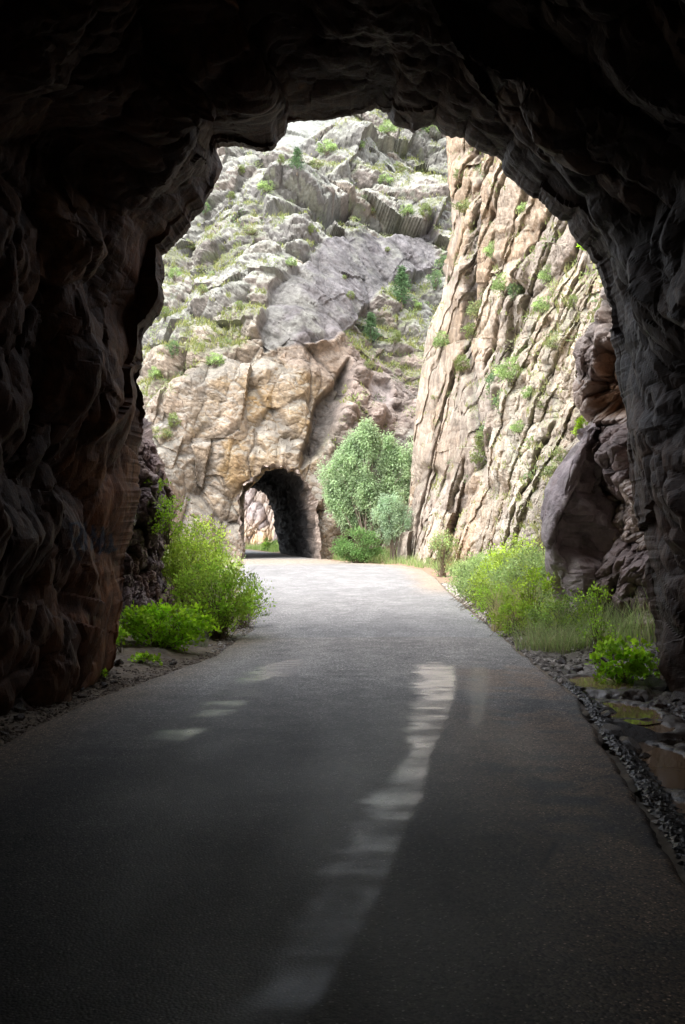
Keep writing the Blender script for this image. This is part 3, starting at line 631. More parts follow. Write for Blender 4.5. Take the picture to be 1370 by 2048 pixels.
C2n = gnorm(C1); C2n *= np.sign((C2n * Cn).sum(-1, keepdims=True)); up = C2n[..., 2]
nB = fbm(C0 * 1.0, 4, 591); nC = fbm(C0 * np.array([4, 4, 1.2]), 4, 593); nA = fbm(C0 * .25, 3, 595)
cc2 = np.zeros(C1.shape) + (.45, .355, .30)
cc2 = mixc(cc2, (.44, .33, .245), smooth_slab * .6)
cc2 = mixc(cc2, (.50, .33, .19), ss(.66, .85, i1) * .6)
cc2 = mixc(cc2, (.42, .39, .34), ss(-.1, .5, nA + nB * .5) * .6 + .3 * rub)
cc2 = mixc(cc2, (.55, .48, .42), ss(.6, .95, i2) * .5)
cc2 = mixc(cc2, (.26, .20, .17), ss(.8, .97, i2) * .4)
cc2 = cc2 * (.74 + .5 * i2[..., None]) * (.85 + .3 * i3[..., None]) * (1 + .15 * nC[..., None])
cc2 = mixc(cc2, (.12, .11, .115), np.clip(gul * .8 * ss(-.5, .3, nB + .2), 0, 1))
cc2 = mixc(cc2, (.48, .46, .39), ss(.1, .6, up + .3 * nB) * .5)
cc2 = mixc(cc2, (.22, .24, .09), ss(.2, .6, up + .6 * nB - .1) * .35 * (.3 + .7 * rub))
cc2 = cc2 * (.85 + .3 * i5[..., None])
cc2 = mixc(cc2, (.17, .13, .11), np.clip(np.maximum(k2, k1) * .3 + .40 * cl1 + .22 * cl2, 0, 1))
cc2 = cc2 * (1 + .35 * st1[..., None])
cc2 = np.array([.86, .87, .84]) * cc2 * (.70 + .30 * i1[..., None]) * (1 + .22 * fbm(C1 * np.array([1.2, 1.2, .25]), 4, 597)[..., None]) * .80 + .10 * np.array([.46, .38, .32])
Qc = gridfaces(*PXc.shape)
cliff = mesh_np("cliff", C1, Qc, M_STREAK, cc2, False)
tag(cliff, kind="structure")
bvh_c = BVHTree.FromPolygons([Vector(v) for v in C1.reshape(-1, 3).tolist()], Qc.tolist())

# ------------------------------------------------------------------ generic rock curtain used for the outcrops at the mouth
def curtain(name, py0, py1, nv, nu, edge_fn, far_fn, d_fn, mat, colf, dispf, wrap=10., smooth=False, left=True):
    u = np.concatenate([np.linspace(-.12, -.01, 8), np.linspace(0, 1, nu)]); py = np.linspace(py0, py1, nv)
    U_, PY_ = np.meshgrid(u, py); e = edge_fn(PY_); fr = far_fn(PY_)
    PX_ = e + (fr - e) * np.clip(U_, 0, 1) + (fr - e) / np.abs(fr - e) * 6 * np.clip(-U_, 0, 1) * 4
    D_ = d_fn(PX_, PY_, np.clip(U_, 0, 1)) + np.clip(-U_, 0, 1) * wrap / .12
    B0 = blur(proj(PX_, PY_, D_), 2, 1)
    n = gnorm(B0); n *= np.sign((n * (np.array([0, 0, CAMZ]) - B0)).sum(-1, keepdims=True) + 1e-6)
    dsp, aux = dispf(B0, PX_, PY_); tc = np.array([0, 0, CAMZ]) - B0; tc /= np.linalg.norm(tc, axis=-1, keepdims=True); B1 = B0 + (.75 * tc + .3 * n) * dsp[..., None]
    n2 = gnorm(B1); n2 *= np.sign((n2 * n).sum(-1, keepdims=True))
    o = mesh_np(name, B1, gridfaces(*PX_.shape), mat, colf(B0, PX_, PY_, n2, aux), smooth)
    return o
RB2 = frame((.35, .2, 1)); RL2 = frame((.05, -.1, 1))
def disp_r(B, X, Y):
    S_ = np.stack([X + .35 * (Y - 900) + 8 * fbm(B, 3, 600), Y - .2 * X, X * 0], -1); I_ = np.eye(3)
    a, i1, k1 = facet(S_, (74, 120, 50), I_, 601, 1.3, .35, .12, True); b, i2, k2 = facet(S_, (30, 46, 50), I_, 621, 1.2, .4, .15, True); c, i3, k3 = facet(S_, (9, 15, 50), I_, 641, 1, .4, .3)
    cave = polymask(X, Y, [(1215, 700), (1245, 690), (1262, 760), (1262, 830), (1215, 830), (1190, 790), (1205, 745)], 8)
    beak = polymask(X, Y, [(1150, 780), (1170, 690), (1215, 620), (1235, 700), (1200, 760), (1190, 830)], 8)
    knob = polymask(X, Y, [(1185, 860), (1215, 820), (1262, 850), (1270, 960), (1290, 1010), (1230, 960)], 10)
    return a * .55 + b * .22 + c * .05 - .40 * cave + .25 * beak + .45 * knob, (i1, i2, i3, k1, k2, cave)
def col_r(B, X, Y, n, aux):
    i1, i2, i3, k1, k2, cave = aux; nB = fbm(B * 1.5, 4, 651); nC = fbm(B * 6, 4, 653)
    c = np.zeros(B.shape) + (.36, .27, .22)
    c = mixc(c, (.46, .40, .36), ss(.1, .6, n[..., 2] + .3 * nB) * .8)
    c = mixc(c, (.17, .12, .12), ss(.6, .9, i1) * .7)
    c = mixc(c, (.46, .39, .34), ss(800, 620, Y) * .85)
    c = mixc(c, (.33, .18, .085), cave * .65)
    c = mixc(c, (.28, .27, .28), ss(.3, .7, nB) * .5)
    c = c * (.7 + .6 * i2[..., None]) * (.8 + .4 * i3[..., None]) * (1 + .2 * nC[..., None])
    return mixc(c, (.04, .03, .03), np.maximum(k1, k2) * .4)
oc = curtain("outcrop", 380, 1400, 700, 230,
    lambda y: np.interp(y, [380, 480, 600, 640, 690, 750, 790, 850, 950, 1100, 1200, 1260, 1330, 1400], [1232, 1222, 1214, 1194, 1172, 1154, 1160, 1188, 1186, 1170, 1195, 1222, 1275, 1300]),
    lambda y: y * 0 + 1420.,
    lambda x, y, u: 18.1 - 5.9 * u ** .9 - 2.5 * ss(1150, 1330, y) * (1 - u) + .9 * np.clip((1000 - y) / 500, 0, 1.3), M_MID, col_r, disp_r)
tag(oc, kind="structure")
def disp_l(B, X, Y):
    S_ = np.stack([X - .12 * (Y - 900) + 6 * fbm(B, 3, 700), Y, X * 0], -1); I_ = np.eye(3)
    a, i1, k1 = facet(S_, (36, 120, 50), I_, 701, 1.2, .35, .2); b, i2, k2 = facet(S_, (15, 36, 50), I_, 721, 1.2, .4, .25); c, i3, k3 = facet(S_, (6, 10, 50), I_, 741, 1, .4, .3)
    return a * .38 + b * .2 + c * .07, (i1, i2, i3, k1, k2)
def col_l(B, X, Y, n, aux):
    i1, i2, i3, k1, k2 = aux; nB = fbm(B * 1.5, 4, 751); nC = fbm(B * 6, 4, 753)
    c = np.zeros(B.shape) + (.27, .19, .16)
    c = mixc(c, (.30, .22, .17), ss(.0, .5, nB + ss(1000, 900, Y) * .4) * .7)
    c = mixc(c, (.22, .19, .21), ss(.6, .9, i1) * .6)
    c = mixc(c, (.42, .38, .36), ss(.9, 1, i2) * .6)
    c = c * (.65 + .7 * i2[..., None]) * (.8 + .4 * i3[..., None]) * (1 + .2 * nC[..., None])
    return mixc(c, (.03, .02, .02), np.maximum(k1, k2) * .4)
ol = curtain("outcrop", 800, 1310, 420, 150,
    lambda y: np.interp(y, [800, 850, 870, 900, 950, 1000, 1040, 1080, 1120, 1170, 1200, 1250, 1310], [262, 285, 298, 312, 332, 346, 342, 328, 324, 344, 350, 344, 340]),
    lambda y: y * 0 + 130.,
    lambda x, y, u: 17.5 - 3.8 * u - 2.0 * ss(1150, 1280, y) * (1 - u), M_MID, col_l, disp_l)
tag(ol, kind="structure")
# canyon wall seen through the second tunnel
def disp_f(B, X, Y):
    a, i1, k1 = facet(B, (2.2, 2.2, 4), RV, 801, 1, .4, .3); b, i2, k2 = facet(B, (.8, .8, 1.4), RV, 821, 1, .4, .3)
    return a * .8 + b * .35, (i1, i2, k1, k2)
def col_f(B, X, Y, n, aux):
    i1, i2, k1, k2 = aux; c = np.zeros(B.shape) + (.36, .30, .26); c = mixc(c, (.20, .175, .18), ss(.6, .8, i1) * .7); c = mixc(c, (.42, .32, .18), ss(1030, 1090, Y) * ss(.4, .7, i2) * .8)
    return mixc(c * 1.7 * (.7 + .6 * i2[..., None]), (.07, .06, .05), np.maximum(k1, k2) * .4)
of = curtain("outcrop", 700, 1130, 260, 200, lambda y: y * 0 + 590., lambda y: y * 0 + 380., lambda x, y, u: 112 + 8 * u + (1100 - y) * .02, M_FAR, col_f, disp_f)
tag(of, kind="structure")

# ------------------------------------------------------------------ leaning boulder
def rock_mesh(outline, d0, thick, seed, colr, facets, n=(190, 170)):
    """closed rock: each level is a squarish ring between the left and right edges of the outline"""
    p = np.array(outline, float); top = p[:, 1].argmin(); bot = p[:, 1].argmax()
    Lf = p[top:bot + 1]; Rt = np.concatenate([p[bot:], p[:top + 1]])[::-1]
    y = p[top, 1] + (p[bot, 1] - p[top, 1]) * (1 - np.cos(np.linspace(0, math.pi, n[0]))) / 2
    xl = np.interp(y, Lf[:, 1], Lf[:, 0]); xr = np.interp(y, Rt[:, 1], Rt[:, 0]); th = np.linspace(0, 2 * math.pi, n[1])
    e = np.clip(np.minimum(np.arange(n[0]), np.arange(n[0])[::-1]) / 18, 0, 1)[:, None] ** .5
    cx_, sx_ = np.cos(th), np.sin(th); pw = lambda a, k: np.sign(a) * np.abs(a) ** k
    PX = (xl + xr)[:, None] / 2 - (xr - xl)[:, None] / 2 * pw(cx_, .38)[None]; PY = np.broadcast_to(y[:, None], PX.shape)
    uu_ = (1 - pw(cx_, .38)) / 2                                            # 0 left edge, 1 right edge
    V = proj(PX, PY, np.full(PX.shape, d0)); V[..., 1] = d0 - thick * pw(sx_, .6)[None] * e + .5 * uu_[None] - .35 * (V[..., 2] - 1.2) * -.3
    nn = gnorm(V); c0 = V.mean((0, 1)); nn *= np.sign((nn * (V - c0)).sum(-1, keepdims=True) + 1e-9)
    d, i2, k = facets(V); V2 = V + nn * d[..., None]
    nB = fbm(V * 3, 4, seed); nC = fbm(V * 14, 4, seed + 3)
    c = np.zeros(V.shape) + colr; c = mixc(c, (.42, .37, .35), ss(.0, .5, nB) * .6); c = mixc(c, (.20, .13, .10), ss(.1, .6, -nB) * .5); c = c * (.8 + .4 * i2[..., None]) * (1 + .25 * nC[..., None])
    return V2, mixc(c, (.04, .03, .03), np.clip(k, 0, 1) * .7), n[0], n[1]
BO = [(1187, 848), (1160, 885), (1135, 925), (1115, 965), (1098, 1010), (1086, 1045), (1082, 1085), (1088, 1130), (1100, 1170), (1112, 1205), (1150, 1222), (1200, 1210), (1232, 1150), (1228, 1090), (1236, 1010), (1226, 930), (1208, 870)]
def bf(V):
    a, i, k = facet(V, (.75, .9, 1.1), RB2, 901, 1.5, .25, .1); b, i2, k2 = facet(V, (.24, .3, .34), RB2, 911, 1.4, .35, .1)
    X = 685 + V[..., 0] / V[..., 1] * F; Y = 1065 - (V[..., 2] - CAMZ) / V[..., 1] * F
    right = ss(0, 14, X - np.interp(Y, [850, 960, 1060, 1100], [1185, 1168, 1110, 1092]))
    crk = np.exp(-((X - np.interp(Y, [850, 960, 1010, 1070, 1100], [1190, 1170, 1140, 1108, 1090])) / 3.5) ** 2) * ss(930, 960, Y) * ss(1110, 1095, Y)
    return (a * .26 + b * .12) * (.28 + .72 * right) + .012 * fbm(V * 9, 3, 917) - .14 * crk - .10 * right, i2, crk
V, c, a_, b_ = rock_mesh(BO, 17.2, .6, 903, (.35, .295, .30), bf)
bo = mesh_np("boulder", V, gridfaces(a_, b_), M_MID, c, False)
tag(bo, "tall purple-brown slab boulder leaning at the foot of the right rock wall", "boulder")

# ------------------------------------------------------------------ vegetation builders
rng = np.random.default_rng(7)
def leaves_mesh(C, L, W, dirs, nors, fold=.0):
    b = np.cross(nors, dirs); b /= np.maximum(np.linalg.norm(b, axis=1, keepdims=True), 1e-6)
    L = np.asarray(L)[:, None]; W = np.asarray(W)[:, None]
    v = np.stack([C, C + dirs * L * .45 + b * W * .5, C + dirs * L, C + dirs * L * .45 - b * W * .5], 1)
    return v.reshape(-1, 3), np.arange(len(C) * 4).reshape(-1, 4)
def tube(pts, radii, k=4):
    pts = np.asarray(pts, float); t = np.gradient(pts, axis=0); t /= np.maximum(np.linalg.norm(t, axis=1, keepdims=True), 1e-9)
    a = np.cross(t, (.31, .22, .9)); a /= np.maximum(np.linalg.norm(a, axis=1, keepdims=True), 1e-6); b = np.cross(t, a)
    an = np.arange(k) * 2 * math.pi / k; r = np.asarray(radii)[:, None, None]
    V = pts[:, None] + r * (a[:, None] * np.cos(an)[None, :, None] + b[:, None] * np.sin(an)[None, :, None])
    n = len(pts); i = np.arange(n * k).reshape(n, k); q = np.stack([i[:-1], np.roll(i, -1, 1)[:-1], np.roll(i, -1, 1)[1:], i[1:]], -1).reshape(-1, 4)
    return V.reshape(-1, 3), q
def join(parts):
    V = []; Q = []; n = 0
    for v, q in parts: V.append(v); Q.append(q + n); n += len(v)
    return np.concatenate(V), np.concatenate(Q)
def leafcols(base, ncl, cl, n, var=.25, alt=None):
    base = np.array(base); cv = 1 + var * (rng.random(ncl) * 2 - 1); lv = 1 + .3 * (rng.random(n) * 2 - 1)
    c = base[None] * (cv[cl] * lv)[:, None]
    if alt is not None:
        m = rng.random(ncl)[cl] * .6 + rng.random(n) * .4; c = c * (1 - ss(.55, .8, m))[:, None] + np.array(alt)[None] * (lv * ss(.55, .8, m))[:, None]
    return np.repeat(c, 4, 0)
def shrub_geo(w, dp, h, ncl, per, ls, lw, col, alt=None, droop=0., up=.5, shell=.55, spread=.16, stem_r=.012, base_r=.12, top_bias=.3, lobes=None):
    """stems fanning from the base to leaf clusters spread through the crown's volume"""
    C = []
    while len(C) < ncl:
        p = rng.normal(size=3); p /= np.linalg.norm(p); r = shell + (1 - shell) * rng.random(); r *= (.78 + .3 * rng.random())
        q = np.array([p[0] * w / 2 * r, p[1] * dp / 2 * r, h * (.5 + .5 * p[2] * r)])
        if q[2] < h * .08: continue
        if lobes is not None:
            k = lobes[rng.integers(len(lobes))]
            q = np.array([k[0] * w / 2 + p[0] * k[3] * w / 2 * r, k[1] * dp / 2 + p[1] * k[3] * dp / 2 * r, k[2] * h + p[2] * r * k[4] * h])
        C.append(q)
    C = np.array(C); parts = []
    for q in C[:: (6 if lobes is not None else 1)]:
        b0 = rng.normal(size=3) * base_r * w * .5; b0[2] = -.03
        t = np.linspace(0, 1, 6)[:, None]; mid = np.array([q[0] * .35, q[1] * .35, q[2] * .65])
        P_ = (1 - t) ** 2 * b0 + 2 * t * (1 - t) * mid + t ** 2 * q
        P_ = P_ + np.sin(t * math.pi) * rng.normal(size=3) * .03 * w
        parts.append(tube(P_, np.linspace(stem_r, stem_r * .25, 6), 4))
    cl = np.repeat(np.arange(ncl), per); n = len(cl)
    sp = spread * np.array([w, dp, h]) * .9
    g = rng.normal(size=(n, 3)); g /= np.linalg.norm(g, axis=1, keepdims=True); g *= (rng.random(n) ** .5)[:, None]
    sc_ = (.6 + .8 * rng.random(ncl))[cl][:, None]
    off_ = g * sp * sc_
    if droop: off_[:, 2] -= droop * h * rng.random(n) ** 1.5 * (.4 + .6 * rng.random(ncl))[cl]
    P_ = C[cl] + off_; P_[:, 2] = np.maximum(P_[:, 2], .02)
    dr = g + np.array([0, 0, up]) + rng.normal(size=(n, 3)) * .4 - np.array([0, 0, droop * 3]); dr /= np.linalg.norm(dr, axis=1, keepdims=True)
    no = rng.normal(size=(n, 3)) * .6 + np.array([0, 0, 1.]); no /= np.linalg.norm(no, axis=1, keepdims=True)
    s = .6 + .8 * rng.random(n)
    V, Q = leaves_mesh(P_, ls * s, lw * s, dr, no)
    for _ in range(max(3, ncl // 7)):                                    # bare and dead twigs standing out of the leaves
        p = rng.normal(size=3); p /= np.linalg.norm(p); q = np.array([p[0] * w * .52, p[1] * dp * .52, h * (.55 + .5 * abs(p[2]))])
        if lobes is None:
            t = np.linspace(0, 1, 5)[:, None]; parts.append(tube((1 - t) ** 2 * np.array([0, 0, 0]) + 2 * t * (1 - t) * q * (.3, .3, .7) + t ** 2 * q, np.linspace(stem_r * .7, stem_r * .2, 5), 3 if False else 4))
    return join(parts), (V, Q, leafcols(col, ncl, cl, n, .38, alt))
def plant(name, loc, geo, label, cat, group=None, names=("stems", "foliage"), barkc=(.16, .12, .08), scale=1.0, rz=0.):
    (sv, sq), (v, q, c) = geo
    o = empty(name, tuple(loc)); o.scale = (scale,) * 3; o.rotation_euler[2] = rz
    mesh_np(names[0], sv, sq, M_BARK, np.zeros((len(sv), 3)) + barkc, True, o)
    mesh_np(names[1], v, q, M_LEAF, c, False, o)
    return tag(o, label, cat, group)
def blades(Pb, H_, wd, lean, col, alt=None, seg_=3):
    n = len(Pb); a = rng.random(n) * 2 * math.pi; dx = np.stack([np.cos(a), np.sin(a), a * 0], 1)
    fa = rng.random(n) * 2 * math.pi; wv = np.stack([np.cos(fa), np.sin(fa), fa * 0], 1) * (wd * (.6 + .8 * rng.random(n)))[:, None] * .5
    ln = lean * (.2 + rng.random(n)); rows = []
    for k in range(seg_ + 1):
        t = k / seg_; c_ = Pb + np.array([0, 0, 1.])[None] * (H_ * t * (1 - .25 * ln * t))[:, None] + dx * (H_ * ln * t ** 2)[:, None]
        f = 1 - t * .92; rows.append(np.stack([c_ - wv * f, c_ + wv * f], 1))
    V = np.stack(rows, 1)  # n, seg+1, 2, 3
    i = np.arange(n * (seg_ + 1) * 2).reshape(n, seg_ + 1, 2)
    Q = np.stack([i[:, :-1, 0], i[:, :-1, 1], i[:, 1:, 1], i[:, 1:, 0]], -1).reshape(-1, 4)
    c = np.array(col)[None] * (.65 + .7 * rng.random(n))[:, None]
    if alt is not None: m = rng.random(n) < .35; c[m] = np.array(alt) * (.7 + .6 * rng.random(m.sum()))[:, None]
    return V.reshape(-1, 3), Q, np.repeat(c, (seg_ + 1) * 2, 0)
def clump(name, loc, w, h, n, wd, lean, col, alt, label, cat="grass clump", group=None):
    r = np.sqrt(rng.random(n)) * w * .36; a = rng.random(n) * 6.283
    Pb = np.stack([r * np.cos(a), r * np.sin(a), r * 0 - .03], 1); H_ = h * (.45 + .6 * rng.random(n)) 
    V, Q, c = blades(Pb, H_, wd, lean, col, alt, 4)
    o = mesh_np(name, V, Q, M_BLADE, c, False); o.location = loc
    return tag(o, label, cat, group)
def gpos(px, d):
    x = (px - 685) / F * d; return np.array([x, d, float(gz(x, d))])

LIME = (.33, .58, .03); GREEN = (.33, .54, .07); YG = (.38, .52, .08); PALE = (.32, .44, .18); OLIVE = (.17, .21, .07); BLUEG = (.15, .24, .12); DRY = (.36, .31, .16)
# right-hand side
plant("bush", gpos(1250, 12.0), shrub_geo(.85, .6, .62, 46, 26, .055, .05, LIME, (.27, .46, .05), spread=.13, stem_r=.005), "low bright lime-green bush with round leaves beside the wet ditch at the right wall", "bush")
plant("weed", gpos(1195, 14.2), shrub_geo(.55, .45, 1.0, 30, 26, .035, .022, GREEN, LIME, spread=.12, stem_r=.004, base_r=.3), "tall thin leafy weed rising in front of the rock jumble behind the lime bush", "weed")
clump("grass_clump", gpos(1100, 14.8), 1.3, .6, 560, .011, .95, (.32, .42, .17), (.46, .46, .24), "wide feathery grey-green grass clump arching over the stony verge")
clump("grass_clump", gpos(1035, 17.6), 1.2, 1.0, 520, .012, .6, (.52, .46, .24), (.36, .46, .14), "tan seed-headed grass clump in front of the leaning boulder")
plant("weed", gpos(1065, 17.0), shrub_geo(.75, .6, 1.15, 44, 34, .045, .03, YG, LIME, spread=.12, stem_r=.005, base_r=.3), "yellow-green leafy weed touching the left foot of the leaning boulder", "weed")
plant("weed", gpos(992, 19.0), shrub_geo(.95, .8, .75, 50, 40, .04, .028, GREEN, YG, spread=.14, stem_r=.004, base_r=.4), "rounded leafy green weed spreading to the edge of the asphalt", "weed")
VL = ["pale feathery weed nearest the brown pull-out on the right bank", "pale feathery weed at the road side of the thicket, behind the rounded weed", "yellow-green feathery weed in the middle of the right-bank thicket",
      "pale feathery weed just behind the tan seed-headed grass", "broad pale weed against the cliff foot at the back of the thicket", "yellow-green feathery weed at the cliff foot left of the dry olive bush",
      "farthest pale weed of the right bank, beside the pull-out", "pale feathery weed pressed against the left side of the leaning boulder"]
VR = [(948, 25, 1.3, .9, PALE), (960, 23, 1.3, 1.0, PALE), (1000, 22, 1.3, 1.1, YG), (1030, 20.5, 1.2, 1.1, PALE), (985, 27, 1.6, 1.0, PALE), (1035, 25, 1.4, 1.1, YG), (950, 31, 1.3, .8, PALE), (1060, 22, 1.1, 1.0, PALE)]
for i, (px, d, w_, h_, col) in enumerate(VR):
    plant("weed", gpos(px, d), shrub_geo(w_, w_ * .8, h_, 60, 44, .055, .034, col, (.36, .46, .16), spread=.16, stem_r=.004, base_r=.5), VL[i], "weed", "pale weeds on the right bank")
plant("bush", gpos(885, 39), shrub_geo(1.25, 1.0, 1.75, 46, 44, .07, .04, PALE, DRY, spread=.13, stem_r=.01), "upright pale bush with a brown underside standing against the slanting slabs", "bush")
plant("bush", gpos(1090, 26.5), shrub_geo(.75, .6, 1.5, 34, 30, .05, .02, (.28, .27, .14), DRY, spread=.14, stem_r=.006, base_r=.2), "dry olive-brown bush just left of the boulder top", "bush")
plant("weed", gpos(1120, 15.6), shrub_geo(1.1, .8, .7, 60, 40, .04, .026, (.28, .42, .12), YG, spread=.13, stem_r=.004, base_r=.4), "loose mid-green weed among the grass between the boulder and the lime bush", "weed")
plant("weed", gpos(1030, 16.6), shrub_geo(.8, .7, .6, 46, 40, .04, .028, YG, GREEN, spread=.13, stem_r=.004, base_r=.4), "small yellow-green weed at the asphalt edge before the tan grass", "weed")
# left-hand side
plant("bush", gpos(330, 14.2), shrub_geo(1.2, .8, .56, 60, 30, .05, .042, LIME, GREEN, spread=.12, stem_r=.006, barkc=None) if False else shrub_geo(1.4, .8, .62, 90, 36, .052, .044, LIME, GREEN, spread=.12, stem_r=.006), "low lime-green bush sprawling over the dirt at the foot of the left wall", "bush")
plant("bush", gpos(438, 16.4), shrub_geo(1.5, 1.2, 1.2, 120, 56, .046, .030, GREEN, YG, spread=.11, stem_r=.007), "big dense green bush bulging over the left edge of the road", "bush")
plant("bush", gpos(488, 18.2), shrub_geo(.9, .8, .95, 44, 34, .045, .016, (.18, .29, .08), YG, spread=.16, stem_r=.004, up=.9), "spiky narrow-leaved bush fraying out over the asphalt on the left", "bush")
plant("bush", gpos(372, 18.5), shrub_geo(1.35, 1.0, 1.4, 100, 50, .05, .03, YG, GREEN, spread=.13, stem_r=.006), "tall yellow-green bush against the dark left outcrop", "bush")
plant("bush", gpos(395, 24.5), shrub_geo(1.8, 1.3, 1.7, 100, 50, .06, .034, YG, PALE, spread=.14, stem_r=.007), "loose yellow-green bush behind the others at the foot of the ochre rock face", "bush")
plant("bush", gpos(440, 31), shrub_geo(1.4, 1.2, 1.0, 50, 34, .06, .03, PALE, YG, spread=.15, stem_r=.007), "pale low bush at the left roadside just before the fallen log", "bush")
clump("grass_clump", gpos(376, 15.0), .8, .5, 420, .005, .6, (.26, .31, .20), None, "grey-green wispy grass tuft between the two bright bushes on the left")
plant("small_plant", gpos(243, 13.2), shrub_geo(.26, .22, .34, 14, 12, .045, .04, LIME, GREEN, spread=.16, stem_r=.003), "small leafy plant growing against the lower edge of the left tunnel wall", "plant")
plant("small_plant", gpos(290, 12.9), shrub_geo(.42, .25, .12, 14, 10, .045, .04, LIME, GREEN, spread=.16, stem_r=.003), "flat creeping plant on the bare dirt below the low lime bush", "plant")
plant("small_plant", gpos(205, 11.4), shrub_geo(.11, .1, .17, 7, 8, .03, .026, LIME, None, spread=.2, stem_r=.002), "tiny green sprig sprouting at the base of the left tunnel wall", "plant")
def wallplant(px, py, d, w_, h_, n, col, alt, ls, label, cat="bush", name="bush"):
    p = proj(px, py, d); plant(name, p, shrub_geo(w_, w_ * .8, h_, n, 26, ls, ls * .6, col, alt, spread=.15, stem_r=.005), label, cat)
wallplant(312, 990, 16.6, .42, .32, 14, GREEN, LIME, .045, "small bright sprig growing high on the left outcrop")
wallplant(335, 1085, 16.3, .55, .75, 28, GREEN, LIME, .045, "leafy green bush clinging halfway up the left outcrop")
wallplant(1168, 880, 19.5, .35, .5, 16, YG, LIME, .06, "bright sprig showing above the top of the leaning boulder")
wallplant(1178, 505, 23.5, .45, .25, 12, LIME, GREEN, .06, "small bright plant high under the right lip of the tunnel mouth")

# trees by the second tunnel
def tree(name, loc, geo, label, cat="tree"):
    (sv, sq), (v, q, c) = geo
    o = empty(name, tuple(loc))
    mesh_np("trunk", sv, sq, M_BARK, np.zeros((len(sv), 3)) + (.16, .13, .10), True, o)
    mesh_np("crown", v, q, M_LEAF, c, False, o)
    return tag(o, label, cat)
lob = [(-.72, 0, .60, .34, .13), (-.4, .1, .74, .34, .13), (-.12, 0, .88, .30, .12), (.28, 0, .83, .34, .14), (.62, .1, .77, .34, .14), (.7, 0, .55, .34, .15), (.1, 0, .62, .45, .15), (-.3, -.1, .56, .36, .14), (-.62, 0, .46, .28, .12), (.3, 0, .42, .42, .14), (-.05, 0, .92, .18, .08), (-.45, 0, .36, .22, .12), (-.1, .2, .34, .5, .14), (.45, .2, .3, .4, .12), (0, 0, .5, .5, .16)]
tree("willow_tree", gpos(738, 60), shrub_geo(5.3, 4.2, 7.6, 340, 220, .15, .06, (.33, .44, .26), (.40, .50, .30), droop=.10, up=-.3, spread=.062, stem_r=.06, base_r=.10, lobes=lob), "large grey-green willow tree right of the second tunnel", "tree")
tree("small_tree", gpos(785, 56.5), shrub_geo(2.4, 2.0, 3.7, 60, 150, .12, .04, (.32, .43, .29), (.37, .46, .30), droop=.04, up=-.2, spread=.10, stem_r=.04, base_r=.08,
     lobes=[(-.1, 0, .80, .5, .15), (-.4, 0, .6, .5, .16), (.4, 0, .62, .5, .16), (.1, 0, .5, .7, .16), (-.3, 0, .42, .4, .12)]), "small blue-green tree with a bare forked trunk in front of the willow")
plant("bush", gpos(718, 56), shrub_geo(2.8, 2.0, 1.8, 80, 90, .10, .06, (.15, .27, .09), (.20, .33, .12), spread=.13, stem_r=.02), "dark green rounded bush under the willow tree", "bush")
plant("bush", proj(543, 1108, 93), shrub_geo(1.9, 1.5, 1.3, 30, 40, .13, .08, (.10, .22, .04), GREEN, spread=.15, stem_r=.02), "dark green bush seen through the second tunnel", "bush")

# ------------------------------------------------------------------ shrubs on the rocky slopes
camv = Vector((0, 0, CAMZ))
def hit(px, py):
    d = Vector(proj(px, py, 10.0)) - camv; d.normalize(); best = None
    for b in (bvh_h, bvh_c):
        r = b.ray_cast(camv, d)
        if r[0] is not None and (best is None or r[3] < best[1]): best = (r[0], r[3])
    return best[0] if best else None
GS = [shrub_geo(1.6, 1.3, 1.1, 26, 40, .13, .07, PALE, (.28, .36, .18), spread=.16, stem_r=.015), shrub_geo(1.3, 1.2, 1.3, 24, 40, .12, .05, OLIVE, PALE, spread=.16, stem_r=.015),
      shrub_geo(1.8, 1.4, 1.0, 28, 40, .13, .06, (.24, .30, .13), DRY, spread=.16, stem_r=.015), shrub_geo(1.1, 1.0, 1.6, 24, 40, .12, .05, BLUEG, PALE, spread=.15, stem_r=.015)]
protos = []
for g in GS:
    (sv, sq), (v, q, c) = g
    a = mesh_np("stems", sv, sq, M_BARK, np.zeros((len(sv), 3)) + (.16, .13, .10), True); b = mesh_np("foliage", v, q, M_LEAF, c, False)
    protos.append((a, b))
used = set()
def put_shrub(k, px, py, wpx, label, group, cat="shrub"):
    p = hit(px, py)
    if p is None: return
    s = wpx * (1.25 if px > 900 else 1.05) * p.y / F / 1.5
    o = empty("shrub", p); o.scale = (s, s, s * (.8 + .4 * rng.random())); o.rotation_euler[2] = rng.random() * 6.28
    for m in protos[k]:
        if k in used: m2 = m.copy(); sc.collection.objects.link(m2)
        else: m2 = m
        m2.parent = o
    used.add(k); tag(o, label, cat, group)
LMH = [("the purple slab", 690, 580), ("the overhanging boulder", 610, 400), ("the second tunnel", 575, 960), ("the willow tree", 730, 850), ("the cliff edge", 895, 480), ("the top tunnel lip", 700, 215),
       ("the left tunnel lip", 320, 560), ("the bright conifer", 594, 325), ("the tallest conifer", 803, 575)]
LMC = [("the leaning boulder", 1150, 960), ("the foot of the cliff", 900, 1060), ("the top of the cliff", 920, 290), ("the willow tree", 815, 900), ("the right tunnel lip", 1160, 480), ("the dark gully", 948, 640), ("the rock jumble", 1150, 760)]
KW = ["bright green", "olive", "yellowish", "blue-green"]
